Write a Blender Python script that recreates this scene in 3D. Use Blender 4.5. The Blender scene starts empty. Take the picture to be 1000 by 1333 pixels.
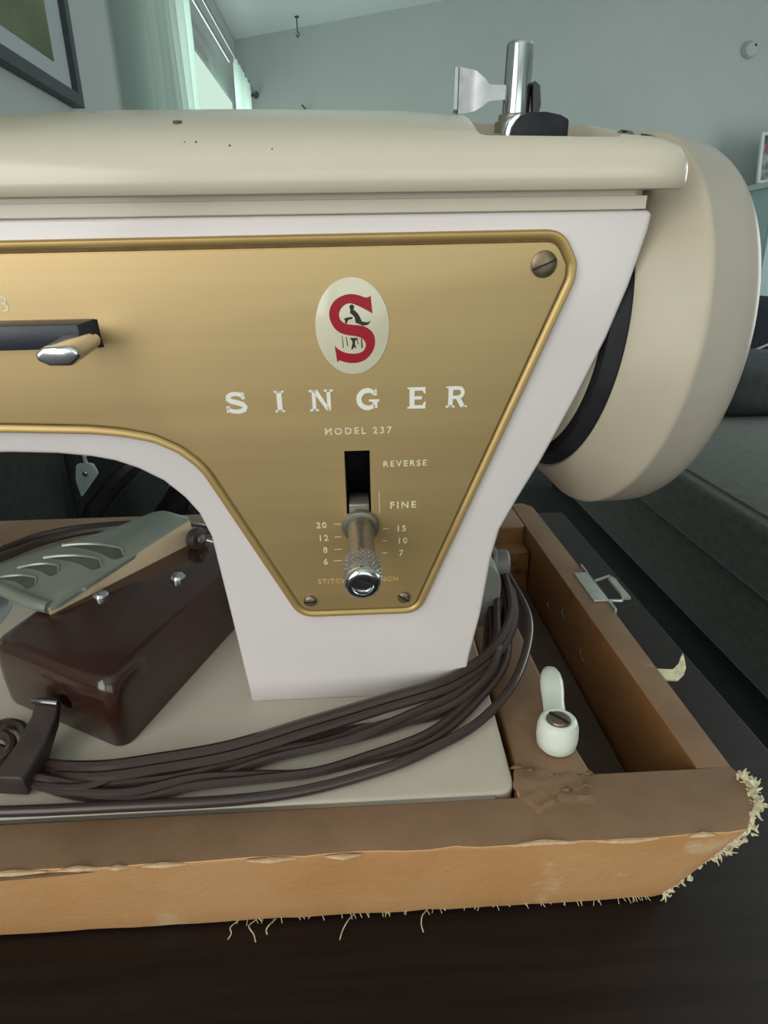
import bpy, bmesh, math, random
from mathutils import Vector, Matrix, noise
from math import sin, cos, pi, radians, sqrt

# ------------------------------------------------------------------ camera
SC = bpy.context.scene
COL = SC.collection
ROLL, PITCH, YAW = radians(1.05), radians(21.1), radians(2.4)
f_ = Vector((sin(YAW)*cos(PITCH), cos(YAW)*cos(PITCH), -sin(PITCH)))
r0 = Vector((cos(YAW), -sin(YAW), 0)); u0 = r0.cross(f_)
r_ = r0*cos(ROLL) - u0*sin(ROLL); u_ = r_.cross(f_)
cd = bpy.data.cameras.new('camera'); cam = bpy.data.objects.new('camera', cd); COL.objects.link(cam)
cam.matrix_world = Matrix(((r_.x, u_.x, -f_.x, 0), (r_.y, u_.y, -f_.y, 0), (r_.z, u_.z, -f_.z, .972), (0, 0, 0, 1)))
cd.sensor_fit = 'HORIZONTAL'; cd.sensor_width = 36; cd.lens = 36*822/1000; cd.clip_start = .01; cd.clip_end = 60
SC.camera = cam

# ------------------------------------------------------------------ world, lights, exposure
SC.view_settings.view_transform = 'Standard'; SC.view_settings.look = 'None'
SC.view_settings.exposure = 0.0; SC.view_settings.gamma = 1; SC.view_settings.use_curve_mapping = False
w = bpy.data.worlds.new('world'); SC.world = w; w.use_nodes = True
bg = w.node_tree.nodes['Background']; bg.inputs[0].default_value = (.80, 1.0, .88, 1); bg.inputs[1].default_value = .72

def area_light(name, loc, rot, sx, sy, power, col):
    l = bpy.data.lights.new(name, 'AREA'); l.shape = 'RECTANGLE'; l.size = sx; l.size_y = sy; l.energy = power; l.color = col
    o = bpy.data.objects.new(name, l); COL.objects.link(o); o.location = loc; o.rotation_euler = rot
    return o
# daylight entering through the two windows of the left wall; fills at back and right are added
area_light('window_daylight', (-.725, -1.15, 1.1), (0, radians(-90), 0), 1.95, 1.65, 34, (1.0, .98, .97))
area_light('window_daylight_far', (-.725, 3.87, 1.425), (0, radians(-90), 0), 1.13, 1.88, 15, (.84, 1.0, .93))
area_light('back_fill_light', (.6, -2.42, 1.35), (radians(90), 0, 0), 2.2, 1.9, 13, (1.0, .98, .96))  # added fill from behind the camera, source unseen
area_light('right_fill_light', (4.17, 2.2, 1.4), (0, radians(90), 0), 1.8, 2.6, 54, (.98, 1.0, .99))  # added fill that brightens the far wall and ceiling, source unseen

# ------------------------------------------------------------------ materials
def new_mat(name):
    m = bpy.data.materials.new(name); m.use_nodes = True
    nt = m.node_tree; return m, nt, nt.nodes['Principled BSDF']
def N(nt, t, **k):
    n = nt.nodes.new(t)
    for a, b in k.items():
        if a in n.inputs: n.inputs[a].default_value = b
        else: setattr(n, a, b)
    return n
def mat(name, col, rough=.5, metal=0, col2=None, scale=30, stretch=(1, 1, 1), detail=4, lo=.35, hi=.65, bump=0, bscale=None, coat=0, crough=.12, spec=None, bdist=.001, rvar=0, third=None, trans=0, ior=None, sheen=0):
    m, nt, b = new_mat(name); L = nt.links.new
    b.inputs['Roughness'].default_value = rough; b.inputs['Metallic'].default_value = metal
    b.inputs['Base Color'].default_value = (*col, 1)
    if coat: b.inputs['Coat Weight'].default_value = coat; b.inputs['Coat Roughness'].default_value = crough
    if spec is not None: b.inputs['Specular IOR Level'].default_value = spec
    if trans: b.inputs['Transmission Weight'].default_value = trans
    if ior: b.inputs['IOR'].default_value = ior
    if sheen: b.inputs['Sheen Weight'].default_value = sheen
    tc = N(nt, 'ShaderNodeTexCoord'); mp = N(nt, 'ShaderNodeMapping'); mp.inputs['Scale'].default_value = stretch
    L(tc.outputs['Object'], mp.inputs[0])
    nz = N(nt, 'ShaderNodeTexNoise', Scale=scale, Detail=detail, Roughness=.6); L(mp.outputs[0], nz.inputs['Vector'])
    if col2:
        rp = N(nt, 'ShaderNodeValToRGB'); rp.color_ramp.elements[0].position = lo; rp.color_ramp.elements[1].position = hi
        rp.color_ramp.elements[0].color = (*col, 1); rp.color_ramp.elements[1].color = (*col2, 1)
        L(nz.outputs[0], rp.inputs[0]); out = rp.outputs[0]
        if third:      # (colour, scale, threshold, width): sparse stains or scratches
            n3 = N(nt, 'ShaderNodeTexNoise', Scale=third[1], Detail=5, Roughness=.65); L(mp.outputs[0], n3.inputs['Vector'])
            r3 = N(nt, 'ShaderNodeValToRGB'); r3.color_ramp.elements[0].position = third[2]; r3.color_ramp.elements[1].position = third[2]+third[3]
            L(n3.outputs[0], r3.inputs[0]); mx = N(nt, 'ShaderNodeMix', data_type='RGBA')
            L(r3.outputs[0], mx.inputs[0]); L(out, mx.inputs[6]); mx.inputs[7].default_value = (*third[0], 1); out = mx.outputs[2]
        L(out, b.inputs['Base Color'])
    if rvar:
        mr = N(nt, 'ShaderNodeMapRange'); mr.inputs[3].default_value = rough-rvar; mr.inputs[4].default_value = rough+rvar
        L(nz.outputs[0], mr.inputs[0]); L(mr.outputs[0], b.inputs['Roughness'])
    if bump:
        n2 = N(nt, 'ShaderNodeTexNoise', Scale=bscale or scale*3, Detail=4, Roughness=.6); L(mp.outputs[0], n2.inputs['Vector'])
        bp = N(nt, 'ShaderNodeBump', Strength=bump, Distance=bdist); L(n2.outputs[0], bp.inputs['Height']); L(bp.outputs[0], b.inputs['Normal'])
    return m
M_white = mat('white_enamel', (.69, .615, .615), .30, col2=(.73, .65, .65), scale=12, coat=.35, third=((.35, .30, .24), 60, .77, .03))
M_cream = mat('cream_enamel', (.56, .49, .39), .28, col2=(.60, .525, .42), scale=14, coat=.4, third=((.36, .32, .25), 70, .76, .03))
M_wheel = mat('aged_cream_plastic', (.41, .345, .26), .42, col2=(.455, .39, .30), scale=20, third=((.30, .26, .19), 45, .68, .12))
M_rim = mat('wheel_rim_plastic', (.36, .315, .265), .38, col2=(.40, .355, .30), scale=22, third=((.28, .24, .18), 60, .76, .04))
M_bed = mat('beige_bed_enamel', (.50, .43, .355), .36, col2=(.55, .475, .39), scale=18, bump=.05, bscale=300, bdist=.0003, third=((.30, .25, .19), 90, .72, .05))
M_edge = mat('worn_bare_aluminium', (.30, .31, .31), .45, .6, col2=(.42, .33, .25), scale=80, bump=.4, bscale=500, bdist=.0003)
M_gold = mat('satin_gold_panel', (.52, .355, .16), .48, .7, coat=.8, crough=.42, col2=(.55, .38, .175), scale=10, stretch=(.3, 1, 14), rvar=.03, third=((.30, .19, .07), 160, .80, .03))
M_goldlip = mat('gold_panel_lip', (.50, .335, .13), .40, .5, col2=(.46, .30, .11), scale=20)
M_groove = mat('grimy_groove', (.10, .055, .018), .6, col2=(.15, .085, .03), scale=120)
M_black = mat('black_enamel', (.010, .010, .012), .35, col2=(.016, .016, .02), scale=50)
M_slot = mat('blackened_steel', (.006, .0055, .005), .6)
M_chrome = mat('chrome', (.62, .63, .66), .14, 1.0, rvar=.03, scale=60)
M_knurl = mat('knurled_nickel', (.36, .36, .37), .30, .75, col2=(.30, .30, .31), scale=300)
M_steel = mat('dull_steel', (.26, .235, .20), .36, .6, col2=(.20, .175, .14), scale=300)
M_screw = mat('tarnished_brass_screw', (.20, .14, .08), .42, .8, col2=(.27, .22, .16), scale=500)
M_print = mat('white_print', (.80, .76, .70), .5)
M_printold = mat('worn_white_print', (.74, .66, .48), .5, col2=(.60, .44, .18), scale=900, lo=.52, hi=.62)
M_printrub = mat('nearly_rubbed_off_print', (.68, .56, .33), .5, col2=(.60, .38, .12), scale=1000, lo=.38, hi=.50)
M_badge = mat('ivory_badge', (.66, .60, .46), .22, col2=(.60, .55, .42), scale=90, coat=.5)
M_red = mat('badge_red', (.33, .006, .016), .3)
M_ink = mat('badge_black_ink', (.012, .012, .010), .5)
M_rubber = mat('black_rubber', (.006, .005, .010), .62, spec=.3, col2=(.02, .018, .022), scale=100)
M_guard = mat('blued_steel_bar', (.022, .024, .036), .34, spec=.6)
M_belt = mat('drive_belt_rubber', (.014, .013, .017), .7, spec=.3, col2=(.009, .008, .011), scale=90)
M_motor = mat('grey_motor_casing', (.20, .19, .18), .5, col2=(.26, .25, .235), scale=60)
M_cord = mat('brown_rubber_cord', (.040, .024, .021), .27, col2=(.050, .031, .028), scale=40, lo=.2, hi=.8)
M_pedal = mat('brown_bakelite', (.030, .0105, .0085), .16, col2=(.042, .016, .012), scale=25, coat=.5, third=((.12, .07, .06), 130, .74, .05))
M_plug = mat('dark_brown_plug', (.030, .018, .016), .5, col2=(.045, .028, .024), scale=100)
M_treadle = mat('grey_green_treadle', (.26, .28, .24), .28, .4, col2=(.29, .31, .265), scale=25, lo=.2, hi=.8)
M_skirt = mat('cream_treadle_side', (.62, .47, .31), .5, .1, col2=(.68, .53, .36), scale=50)
M_treadgroove = mat('treadle_groove_shade', (.10, .10, .08), .45, .3, col2=(.14, .14, .115), scale=80)  # darker tone stands in for shade inside the finger grooves
M_rim_case = mat('scuffed_tan_leathercloth_rim', (.21, .115, .062), .62, col2=(.27, .155, .087), scale=26, bump=.35, bscale=400, bdist=.0006, third=((.36, .23, .14), 60, .68, .06))
M_case = mat('tan_leathercloth', (.60, .30, .115), .55, col2=(.66, .355, .16), scale=18, bump=.5, bscale=330, bdist=.0006, third=((.72, .47, .27), 22, .60, .08))
M_inner = mat('glossy_brown_lining', (.20, .088, .030), .42, col2=(.27, .125, .045), scale=24, bump=.4, bscale=140, bdist=.001, third=((.08, .035, .015), 40, .62, .08))
M_wood_in = mat('case_floor_board', (.10, .06, .04), .7, col2=(.07, .04, .028), scale=30)
M_fray = mat('frayed_cotton_backing', (.72, .66, .45), .8, col2=(.52, .44, .28), scale=350)
M_scuff = mat('worn_cloth_edge', (.62, .42, .25), .8, col2=(.50, .30, .16), scale=300)
M_plastic = mat('milky_white_plastic', (.68, .70, .62), .35, col2=(.72, .74, .67), scale=70, coat=.2)
M_clasp = mat('pale_painted_steel', (.50, .51, .46), .36, .5, col2=(.40, .41, .38), scale=200)
M_table = mat('dark_wenge_veneer', (.008, .0045, .004), .55, spec=.22, col2=(.018, .011, .0095), scale=9, stretch=(1, 16, 16), detail=8, bump=.12, bscale=30, third=((.05, .033, .026), 150, .78, .04))
M_wall = mat('grey_green_wall_paint', (.44, .475, .47), .75, col2=(.46, .495, .49), scale=3, bump=.05, bscale=200)
M_ceiling = mat('white_ceiling_paint', (.80, .88, .865), .8, col2=(.82, .90, .885), scale=2)
M_carpet = mat('dark_green_grey_carpet', (.012, .015, .013), .95, col2=(.022, .027, .023), scale=55, bump=.8, bscale=350, bdist=.003)
M_sofa = mat('grey_green_sofa_fabric', (.018, .021, .016), .95, col2=(.042, .047, .036), scale=60, stretch=(1, .35, 1), bump=.9, bscale=260, bdist=.002, sheen=.2)
M_leather = mat('black_brown_leather', (.020, .014, .016), .42, col2=(.032, .024, .027), scale=14, bump=.5, bscale=60, bdist=.006)
M_grey = mat('charcoal_blanket', (.035, .038, .042), .9, col2=(.05, .054, .058), scale=30, bump=.3)
M_navy = mat('navy_cloth', (.010, .012, .022), .9, col2=(.014, .017, .03), scale=60)
M_piping = mat('white_piping', (.50, .54, .54), .6)
M_paleblue = mat('pale_blue_lacquer', (.36, .48, .50), .4, col2=(.39, .51, .53), scale=3)
M_frame = mat('dark_grey_frame', (.045, .055, .065), .5, col2=(.06, .07, .08), scale=40)
M_mat = mat('white_picture_mount', (.42, .46, .48), .8)
M_art = mat('green_landscape_print', (.05, .07, .03), .35, col2=(.16, .18, .08), scale=5, detail=6, lo=.3, hi=.7)
M_sill = mat('white_window_paint', (.55, .60, .58), .5)
M_rod = mat('brushed_curtain_rod', (.42, .45, .44), .28, .9)
M_photo = mat('collage_print', (.06, .07, .08), .4, col2=(.28, .30, .29), scale=16, detail=8, lo=.4, hi=.6)
M_photored = mat('faded_red_print', (.28, .06, .06), .5)
M_whitepl = mat('white_painted_wood', (.55, .60, .60), .5)
def pane_mat():
    m, nt, b = new_mat('bright_overcast_pane'); e = N(nt, 'ShaderNodeEmission'); e.inputs[0].default_value = (.62, .82, .69, 1); e.inputs[1].default_value = 1.0
    nt.links.new(e.outputs[0], nt.nodes['Material Output'].inputs[0]); return m
M_pane = pane_mat()
def curtain_mat():
    m, nt, b = new_mat('sheer_voile'); b.inputs['Base Color'].default_value = (.78, .86, .83, 1); b.inputs['Roughness'].default_value = .9
    t = N(nt, 'ShaderNodeBsdfTranslucent'); t.inputs[0].default_value = (.80, .90, .86, 1)
    tp = N(nt, 'ShaderNodeBsdfTransparent'); a = N(nt, 'ShaderNodeMixShader'); a.inputs[0].default_value = .55
    c = N(nt, 'ShaderNodeMixShader'); c.inputs[0].default_value = .22
    L = nt.links.new; L(b.outputs[0], a.inputs[1]); L(t.outputs[0], a.inputs[2]); L(a.outputs[0], c.inputs[1]); L(tp.outputs[0], c.inputs[2])
    L(c.outputs[0], nt.nodes['Material Output'].inputs[0]); return m
M_voile = curtain_mat()
def clear_mat():
    m, nt, b = new_mat('clear_plastic'); b.inputs['Base Color'].default_value = (.62, .68, .70, 1); b.inputs['Roughness'].default_value = .18
    tp = N(nt, 'ShaderNodeBsdfTransparent'); a = N(nt, 'ShaderNodeMixShader'); a.inputs[0].default_value = .45
    L = nt.links.new; L(b.outputs[0], a.inputs[1]); L(tp.outputs[0], a.inputs[2]); L(a.outputs[0], nt.nodes['Material Output'].inputs[0]); return m
M_clear = clear_mat()

# ------------------------------------------------------------------ helpers
IDM = Matrix.Identity(4)
# sewing machine frame: millimetres, x along the bed, y away from the viewer, z up from the bed;
# the machine rests a little tipped towards the viewer
TILT = radians(7)
MACH = Matrix.Translation((0, .166, .972-.1725)) @ Matrix.Rotation(TILT, 4, 'X')
MM = .001
def obj(name, verts, faces, m, parent=None, smooth=True, unit=MM, mats=None, fmat=None):
    me = bpy.data.meshes.new(name); me.from_pydata([tuple(c*unit for c in v) for v in verts], [], faces)
    bm = bmesh.new(); bm.from_mesh(me); bmesh.ops.recalc_face_normals(bm, faces=bm.faces); bm.to_mesh(me); bm.free()
    return link(name, me, m, parent, smooth, mats, fmat)
def link(name, me, m, parent=None, smooth=True, mats=None, fmat=None):
    me.materials.append(m)
    for x in (mats or []): me.materials.append(x)
    if fmat:
        for i, k in enumerate(fmat): me.polygons[i].material_index = k
    if smooth:
        for p in me.polygons: p.use_smooth = True
        try: me.set_sharp_from_angle(angle=radians(38))
        except Exception: pass
    o = bpy.data.objects.new(name, me); COL.objects.link(o)
    if parent: o.parent = parent
    return o
def empty(name, label, cat, mtx=IDM, group=None):
    o = bpy.data.objects.new(name, None); COL.objects.link(o); o.empty_display_size = .05
    o.matrix_world = mtx; return tag(o, label, cat, group)
def tag(o, label=None, cat=None, group=None, kind=None):
    if label: o['label'] = label
    if cat: o['category'] = cat
    if group: o['group'] = group
    if kind: o['kind'] = kind
    return o
def bev(o, wd, seg=3, ang=35):
    b = o.modifiers.new('bevel', 'BEVEL'); b.width = wd; b.segments = seg; b.limit_method = 'ANGLE'; b.angle_limit = radians(ang)
    b.harden_normals = False; return bake(o)
def bake(o):
    dg = bpy.context.evaluated_depsgraph_get(); dg.update(); ev = o.evaluated_get(dg)
    me = bpy.data.meshes.new_from_object(ev, depsgraph=dg); o.modifiers.clear(); old = o.data; o.data = me; bpy.data.meshes.remove(old)
    for p in me.polygons: p.use_smooth = True
    me.set_sharp_from_angle(angle=radians(38)); return o
def cut(o, *cutters):
    for c in cutters:
        b = o.modifiers.new('cut', 'BOOLEAN'); b.operation = 'DIFFERENCE'; b.object = c; b.solver = 'EXACT'
    bake(o)
    for c in cutters: bpy.data.objects.remove(c)
    return o
def prism(pts, y0, y1, axis='y'):
    """outline (a, b) extruded; axis y: (x,z); axis z: (x,y); axis x: (y,z)"""
    n = len(pts); f = {'y': lambda p, t: (p[0], t, p[1]), 'z': lambda p, t: (p[0], p[1], t), 'x': lambda p, t: (t, p[0], p[1])}[axis]
    v = [f(p, y0) for p in pts] + [f(p, y1) for p in pts]
    fc = [tuple(range(n)), tuple(range(2*n-1, n-1, -1))] + [(i, (i+1) % n, n+(i+1) % n, n+i) for i in range(n)]
    return v, fc
def box(x0, x1, y0, y1, z0, z1): return prism([(x0, z0), (x1, z0), (x1, z1), (x0, z1)], y0, y1)
def join(*parts):
    V, Fc = [], []
    for v, f in parts:
        k = len(V); V += list(v); Fc += [tuple(i+k for i in q) for q in f]
    return V, Fc
def cr(pts, n=6, closed=False):
    P = [Vector(p) for p in pts]; out = []; m = len(P)
    for i in range(m if closed else m-1):
        if closed: a, b, c, d = P[(i-1) % m], P[i], P[(i+1) % m], P[(i+2) % m]
        else: a, b, c, d = P[max(i-1, 0)], P[i], P[i+1], P[min(i+2, m-1)]
        for k in range(n):
            t = k/n; out.append(.5*((2*b)+(c-a)*t+(2*a-5*b+4*c-d)*t*t+(3*b-a-3*c+d)*t**3))
    if not closed: out.append(P[-1])
    return out
def tube(path, r, seg=8, closed=False, n=6, smooth=True):
    P = cr(path, n, closed) if smooth else [Vector(p) for p in path]
    V, Fc = [], []; m = len(P); up = Vector((0, 0, 1))
    for i, p in enumerate(P):
        a = P[(i+1) % m] if (closed or i < m-1) else P[i]; b = P[(i-1) % m] if (closed or i > 0) else P[i]
        t = (a-b).normalized(); s = t.cross(up)
        if s.length < .05: s = t.cross(Vector((0, 1, 0)))
        s.normalize(); q = s.cross(t); rr = r(i/(m-1)) if callable(r) else r
        for k in range(seg):
            an = 2*pi*k/seg; V.append(tuple(p+s*rr*cos(an)+q*rr*sin(an)))
    for i in range(m if closed else m-1):
        for k in range(seg):
            j = (i+1) % m; Fc.append((i*seg+k, i*seg+(k+1) % seg, j*seg+(k+1) % seg, j*seg+k))
    if not closed: Fc += [tuple(range(seg)), tuple(range((m-1)*seg, m*seg))]
    return V, Fc
def lathe(prof, seg=64, origin=(0, 0, 0), n=(0, 0, 1), e1=(1, 0, 0), close=True):
    """prof: (along axis, radius)"""
    n = Vector(n).normalized(); e1 = Vector(e1).normalized(); e2 = n.cross(e1); o = Vector(origin); V, Fc = [], []
    for (a, r) in prof:
        for k in range(seg):
            t = 2*pi*k/seg; V.append(tuple(o+n*a+e1*r*cos(t)+e2*r*sin(t)))
    m = len(prof)
    for i in range(m-1):
        for k in range(seg): Fc.append((i*seg+k, i*seg+(k+1) % seg, (i+1)*seg+(k+1) % seg, (i+1)*seg+k))
    if close: Fc += [tuple(range(seg)), tuple(range((m-1)*seg, m*seg))]
    return V, Fc
def round_poly(pts, rad, n=6):
    """round each corner of a closed 2-D polygon; rad is one number or a list"""
    out = []; m = len(pts)
    for i in range(m):
        p = Vector(pts[i]); a = Vector(pts[i-1]); b = Vector(pts[(i+1) % m]); r = rad[i] if isinstance(rad, (list, tuple)) else rad
        if r <= 0: out.append(tuple(p)); continue
        da = (a-p); db = (b-p); d = min(r, da.length*.49, db.length*.49); A = p+da.normalized()*d; B = p+db.normalized()*d
        for k in range(n+1):
            t = k/n; out.append(tuple(A*(1-t)**2+p*2*t*(1-t)+B*t*t))
    return out
def inset(pts, d):
    """move a clockwise or counter-clockwise closed 2-D outline inwards by d"""
    m = len(pts); ar = sum(pts[i-1][0]*pts[i][1]-pts[i][0]*pts[i-1][1] for i in range(m)); sg = 1 if ar > 0 else -1; out = []
    for i in range(m):
        a = Vector(pts[i-1]); p = Vector(pts[i]); b = Vector(pts[(i+1) % m]); t1 = (p-a); t2 = (b-p)
        if t1.length < 1e-6 or t2.length < 1e-6: t1 = t2 = (b-a)
        t1 = t1.normalized(); t2 = t2.normalized(); n1 = Vector((-t1.y, t1.x))*sg; n2 = Vector((-t2.y, t2.x))*sg; nn = n1+n2
        nn = nn/max(.3, nn.dot(n1)); out.append(tuple(p+nn*d))
    return out
def loft(rings, cap=True):
    V = []; Fc = []; n = len(rings[0])
    for r in rings: V += [tuple(p) for p in r]
    for i in range(len(rings)-1):
        for k in range(n): Fc.append((i*n+k, i*n+(k+1) % n, (i+1)*n+(k+1) % n, (i+1)*n+k))
    if cap: Fc += [tuple(range(n)), tuple(range((len(rings)-1)*n, len(rings)*n))]
    return V, Fc

# ================================================================== THE ROOM
XL, YF, XR, YB = -.728, 5.1, 4.2, -2.5
def zc(x): return 2.409+(x-XL)*.1525
def quadbox(name, pts, m, thick, kind=True):   # pts: 4 or more corners (counter-clockwise), pushed by 'thick'
    n = len(pts); t = Vector(thick); v = [tuple(p) for p in pts]+[tuple(Vector(p)+t) for p in pts]
    fc = [tuple(range(n)), tuple(range(2*n-1, n-1, -1))]+[(i, (i+1) % n, n+(i+1) % n, n+i) for i in range(n)]
    o = obj(name, v, fc, m, None, False, 1.0)
    if kind: o['kind'] = 'structure'
    return o
quadbox('floor', [(XL, YB, 0), (XR, YB, 0), (XR, YF, 0), (XL, YF, 0)], M_carpet, (0, 0, -.05))
quadbox('ceiling', [(XL-.2, YB-.2, zc(XL-.2)), (XR+.2, YB-.2, zc(XR+.2)), (XR+.2, YF+.2, zc(XR+.2)), (XL-.2, YF+.2, zc(XL-.2))], M_ceiling, (0, 0, .1))
quadbox('wall_far', [(XL-.15, YF, -.05), (XR+.15, YF, -.05), (XR+.15, YF, zc(XR+.15)), (XL-.15, YF, zc(XL-.15))], M_wall, (0, .12, 0))
v = join(box(XR, XR+.12, YB, .9, -.05, zc(XR)), box(XR, XR+.12, 3.5, YF, -.05, zc(XR)), box(XR, XR+.12, .9, 3.5, -.05, .5), box(XR, XR+.12, .9, 3.5, 2.3, zc(XR)))  # opening made for the added right-hand fill
tag(obj('wall_right', *v, M_wall, None, False, 1.0), kind='structure')
# left wall, built round its two window openings
W1, W2 = (2.92, 4.82, .85, 2.0), (-2.0, -.3, .1, 2.1)
def wl(y0, y1, z0, z1): return box(XL-.14, XL, y0, y1, z0, z1)
v = join(wl(YB, W2[0], -.05, 2.40), wl(W2[1], W1[0], -.05, 2.40), wl(W1[1], YF, -.05, 2.40), wl(W2[0], W2[1], -.05, W2[2]), wl(W2[0], W2[1], W2[3], 2.40), wl(W1[0], W1[1], -.05, W1[2]), wl(W1[0], W1[1], W1[3], 2.40))
tag(obj('wall_left', *v, M_wall, None, False, 1.0), kind='structure')
# back wall (behind the viewer) with an opening made for the added back fill
v = join(box(XL-.14, -.5, YB-.12, YB, -.05, 2.42), box(1.7, XR+.12, YB-.12, YB, -.05, 2.75), box(-.5, 1.7, YB-.12, YB, 2.3, 2.5), box(-.5, 1.7, YB-.12, YB, -.05, .3))
tag(obj('wall_back', *v, M_wall, None, False, 1.0), kind='structure')
def window(name, y0, y1, z0, z1):
    e = bpy.data.objects.new(name, None); COL.objects.link(e); e['kind'] = 'structure'; e.location = (0, 0, 0)
    x0, x1 = XL-.12, XL-.085; t = .045
    obj('window_frame', *join(box(x0, x1, y0, y0+t, z0, z1), box(x0, x1, y1-t, y1, z0, z1), box(x0, x1, y0+t, y1-t, z0, z0+t), box(x0, x1, y0+t, y1-t, z1-t, z1)), M_sill, e, False, 1.0)
    obj('window_sill', *box(XL-.085, XL+.03, y0, y1, z0-.03, z0), M_sill, e, False, 1.0)
window('window_1', *W1); window('window_2', *W2)
def pane(par, b): return obj('glowing_pane', *box(*b), M_pane, par, False, 1.0)
pane(bpy.data.objects['window_1'], (XL-.012, XL-.006, W1[0]+.012, W1[1]-.012, W1[2]+.012, W1[3]-.012))
pane(bpy.data.objects['window_2'], (XL-.012, XL-.006, W2[0]+.012, W2[1]-.012, W2[2]+.012, W2[3]-.012))
for nm, b in (('added_right_pane', (XR+.03, XR+.04, .9, 3.5, .5, 2.3)), ('added_back_pane', (-.5, 1.7, YB-.06, YB-.05, .3, 2.3))):  # unseen glowing panes, added to go with the two fill lights
    e = bpy.data.objects.new(nm, None); COL.objects.link(e); e['kind'] = 'structure'; pane(e, b)

# picture on the left wall
pic = empty('framed_picture', 'framed green landscape picture with wide white mount on the left wall', 'picture', Matrix.Translation((XL, 0, 0)))
fy0, fy1, fz0, fz1 = .95, 2.005, 1.385, 2.12; fw = .028
v = join(box(.001, .03, fy0, fy1, fz0, fz0+fw), box(.001, .03, fy0, fy1, fz1-fw, fz1), box(.001, .03, fy0, fy0+fw, fz0+fw, fz1-fw), box(.001, .03, fy1-fw, fy1, fz0+fw, fz1-fw))
obj('frame', *v, M_frame, pic, False, 1.0)
obj('mount', *box(.004, .014, fy0+fw, fy1-fw, fz0+fw, fz1-fw), M_mat, pic, False, 1.0)
obj('print', *box(.0142, .0155, fy0+.12, 1.885, fz0+.075, fz1-.1), M_art, pic, False, 1.0)

# curtains: rippled sheets of voile, and the two rods on wall brackets
def curtain(name, label, x, y0, y1, z0, z1, waves, amp, seed, lean=0):
    random.seed(seed); V = []; Fc = []; nu, nv = waves*10, 10; ph = [random.uniform(-.5, .5) for _ in range(nu+1)]
    for j in range(nv+1):
        for i in range(nu+1):
            u = i/nu; vv = j/nv; y = y0+(y1-y0)*u + lean*vv*vv*u
            V.append((x+amp*sin(u*waves*2*pi+ph[i]*.5)*(.35+.65*vv)+.006*sin(u*37+vv*5), y+.02*sin(vv*6+u*9), z1+(z0-z1)*vv))
    for j in range(nv):
        for i in range(nu): a = j*(nu+1)+i; Fc.append((a, a+1, a+nu+2, a+nu+1))
    o = obj(name, V, Fc, M_voile, None, True, 1.0); s = o.modifiers.new('solid', 'SOLIDIFY'); s.thickness = .002; bake(o)
    return tag(o, label, 'curtain', 'sheer curtains at the far window')
curtain('curtain', 'wide sheer white curtain nearest the picture, falling in soft folds', XL+.12, 2.40, 3.06, .12, 2.0, 7, .035, 3)
curtain('curtain', 'narrow sheer white curtain beyond the bright window, near the room corner', XL+.12, 4.16, 4.70, .12, 2.06, 6, .03, 5, -.12)
rodt = empty('curtain_rod', 'pair of slim metal curtain rods above the window on the left wall', 'curtain rod', IDM)
obj('rod', *tube([(XL+.12, 1.9, 2.085), (XL+.12, 5.03, 2.085)], .009, 10, n=1), M_rod, rodt, True, 1.0)
obj('rod', *tube([(XL+.12, 1.9, 2.012), (XL+.12, 4.02, 2.012)], .008, 10, n=1), M_rod, rodt, True, 1.0)
obj('rod_finial', *lathe([(0, .006), (.004, .02), (.03, .022), (.036, .01)], 16, (XL+.12, 5.03, 2.085), (0, 1, 0)), M_frame, rodt, True, 1.0)
for yy, z2 in ((5.0, 2.085), (2.3, 2.085), (2.2, 2.012)):
    obj('bracket', *join(box(XL, XL+.13, yy-.008, yy+.008, z2-.022, z2-.008), box(XL, XL+.008, yy-.02, yy+.02, z2-.06, z2+.03)), M_frame, rodt, False, 1.0)

# small fittings of the far wall and the ceiling
def cup(name, label, x, z, r, m):
    o = obj(name, *lathe([(0, r), (.01, r), (.03, r*.85), (.045, r*.4)], 24, (x, YF, z), (0, -1, 0)), m, None, True, 1.0); return tag(o, label, 'fixture')
hk = empty('wall_sensor', 'small pale round sensor high on the grey far wall', 'sensor')
obj('housing', *lathe([(0, .05), (.02, .05), (.04, .04), (.05, .015)], 24, (2.80, YF, 2.335), (0, -1, 0)), M_wall, hk, True, 1.0)
obj('lens', *lathe([(.036, .010), (.046, .009), (.050, .003)], 12, (2.82, YF, 2.355), (0, -1, 0)), M_black, hk, True, 1.0)
zz = zc(-.29)
o = obj('ceiling_hook', *join(tube([(-.293, 4.9, zc(-.293)), (-.293, 4.9, 2.40), (-.283, 4.9, 2.382), (-.293, 4.9, 2.366), (-.303, 4.9, 2.382)], .004, 8), lathe([(0, .016), (.006, .014), (.01, .004)], 12, (-.293, 4.9, zc(-.293)), (0, 0, -1))), M_frame, None, True, 1.0)
tag(o, 'thin dark hook hanging from the pale ceiling', 'hook')
o = obj('wall_hook', *join(box(-.30, -.235, YF-.012, YF, 1.985, 2.0), tube([(-.27, YF-.01, 1.995), (-.275, YF-.04, 2.0), (-.30, YF-.05, 2.025)], .006, 8)), M_frame, None, True, 1.0)
tag(o, 'small dark hook on the far wall just above the machine arm', 'hook')

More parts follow.
